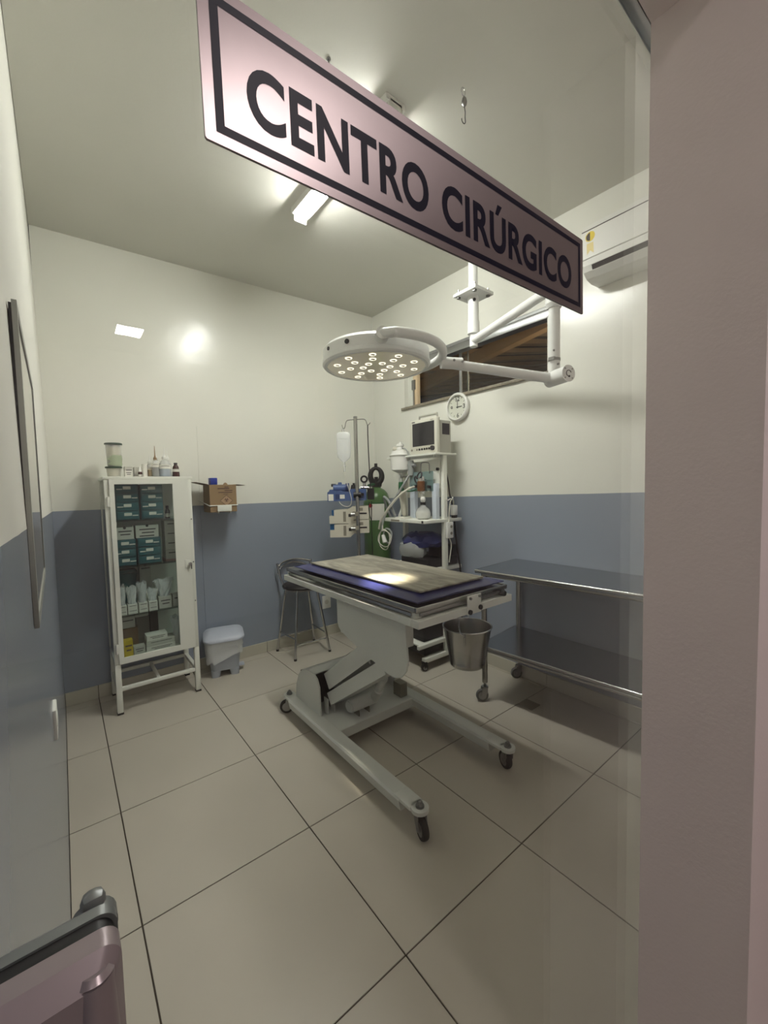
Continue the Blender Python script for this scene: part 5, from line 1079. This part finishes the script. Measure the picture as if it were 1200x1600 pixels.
# bagged crate on the lower trolley shelf
cr = thing('black_crate', 'black crate on the lower trolley shelf', 'crate', (2.17, -0.30, 0.765))
part('crate', G().box((2.035, -0.452, 0.7655), (2.37, -0.14, 0.838), bev=0.008), 'black', cr)
part('crate_lid', G().box((2.19, -0.452, 0.838), (2.37, -0.30, 0.925), bev=0.008), 'black', cr)
bgk = thing('crate_bag', 'clear plastic bag with blue packs heaped on the black crate', 'bag', (2.13, -0.25, 0.80))
rnd = random.Random(9); rings = []
for z, a_, b_ in ((0.842, 0.30, 0.22), (0.87, 0.33, 0.25), (0.90, 0.33, 0.27), (0.935, 0.30, 0.25), (0.955, 0.2, 0.16)):
    rings.append([(2.085+b_*0.32*math.cos(t)*rnd.uniform(0.92, 1.06), -0.225+a_*0.42*math.sin(t)*rnd.uniform(0.92, 1.06), z+rnd.uniform(-0.006, 0.006)) for t in [2*PI*k/26 for k in range(26)]])
part('film', loft(rings), 'thin_film', bgk)
part('contents', G().box((2.03, -0.31, 0.875), (2.14, -0.15, 0.925), bev=0.012), 'grey_contents', bgk)
rings = []
for z, s_ in ((0.925, 1.0), (0.96, 1.05), (1.0, 0.85), (1.025, 0.5)):
    rings.append([(2.17+0.15*s_*math.cos(t)*rnd.uniform(0.85, 1.1), -0.26+0.18*s_*math.sin(t)*rnd.uniform(0.85, 1.1), z+rnd.uniform(-0.01, 0.01)) for t in [2*PI*k/24 for k in range(24)]])
part('blue_pack', loft(rings), 'bag_blue', bgk)
solo('equipment_case', G().box((1.99, -0.44, 0.2005), (2.37, -0.05, 0.52), bev=0.012), 'black', 'black equipment case low on the trolley base', 'case')
solo('equipment_case', G().box((1.99, -0.446, 0.0985), (2.37, -0.034, 0.186), bev=0.008), 'black', 'flat black case beneath the trolley base shelf', 'case')
# power strip, adapter and cables on the trolley's near post
ps = thing('power_strip', 'white power strip fixed to the near trolley post', 'power strip', (2.225, -0.50, 0.99))
part('strip', G().box((2.195, -0.512, 0.992), (2.262, -0.487, 1.118), bev=0.006), 'white_plastic', ps)
for z in (1.03, 1.082): part('outlet', G().cyl((2.235, -0.5125, z), (2.235, -0.5145, z), 0.012, n=14), 'beige_dark', ps)
part('lead', G().tube([(2.225, -0.50, 0.992), (2.245, -0.505, 0.94), (2.235, -0.50, 0.87), (2.23, -0.49, 0.80)], 0.004, 8, smooth_pts=1), 'hose_white', ps)
pl = thing('plug_adapter', 'white plug adapter with a black plug beside the trolley post', 'plug', (2.31, -0.47, 1.16))
part('adapter', G().box((2.285, -0.49, 1.165), (2.338, -0.455, 1.245), bev=0.006), 'white_plastic', pl)
part('black_plug', G().box((2.295, -0.488, 1.135), (2.335, -0.458, 1.166), bev=0.004), 'black', pl)
part('cord_tie', G().tube([(2.19, -0.50, 1.295), (2.21, -0.505, 1.285), (2.24, -0.50, 1.30), (2.28, -0.49, 1.29), (2.29, -0.48, 1.31)], 0.004, 8, smooth_pts=1), 'white_plastic', pl)
part('white_lead', G().tube([(2.305, -0.475, 1.245), (2.29, -0.49, 1.285), (2.255, -0.50, 1.30), (2.225, -0.505, 1.25), (2.215, -0.505, 1.12)], 0.004, 8, smooth_pts=2), 'hose_white', pl)
solo('black_cable', G().tube([(2.245, -0.43, 1.63), (2.26, -0.43, 1.55), (2.285, -0.44, 1.44), (2.29, -0.45, 1.32), (2.31, -0.46, 1.25)], 0.006, 8, smooth_pts=2), 'black', 'black cable running down behind the near trolley post', 'cable')
solo('black_cable', G().tube([(2.315, -0.472, 1.136), (2.325, -0.475, 1.0), (2.345, -0.48, 0.85), (2.37, -0.485, 0.72), (2.375, -0.49, 0.5), (2.37, -0.49, 0.12)], 0.007, 8, smooth_pts=2), 'black', 'black cable dropping from the plug adapter to the floor', 'cable')
solo('floor_drain', G().box((2.075, -1.30, -0.001), (2.175, -1.20, 0.0015)), 'beige_dark', 'small square drain cover in the floor under the steel table', 'drain')
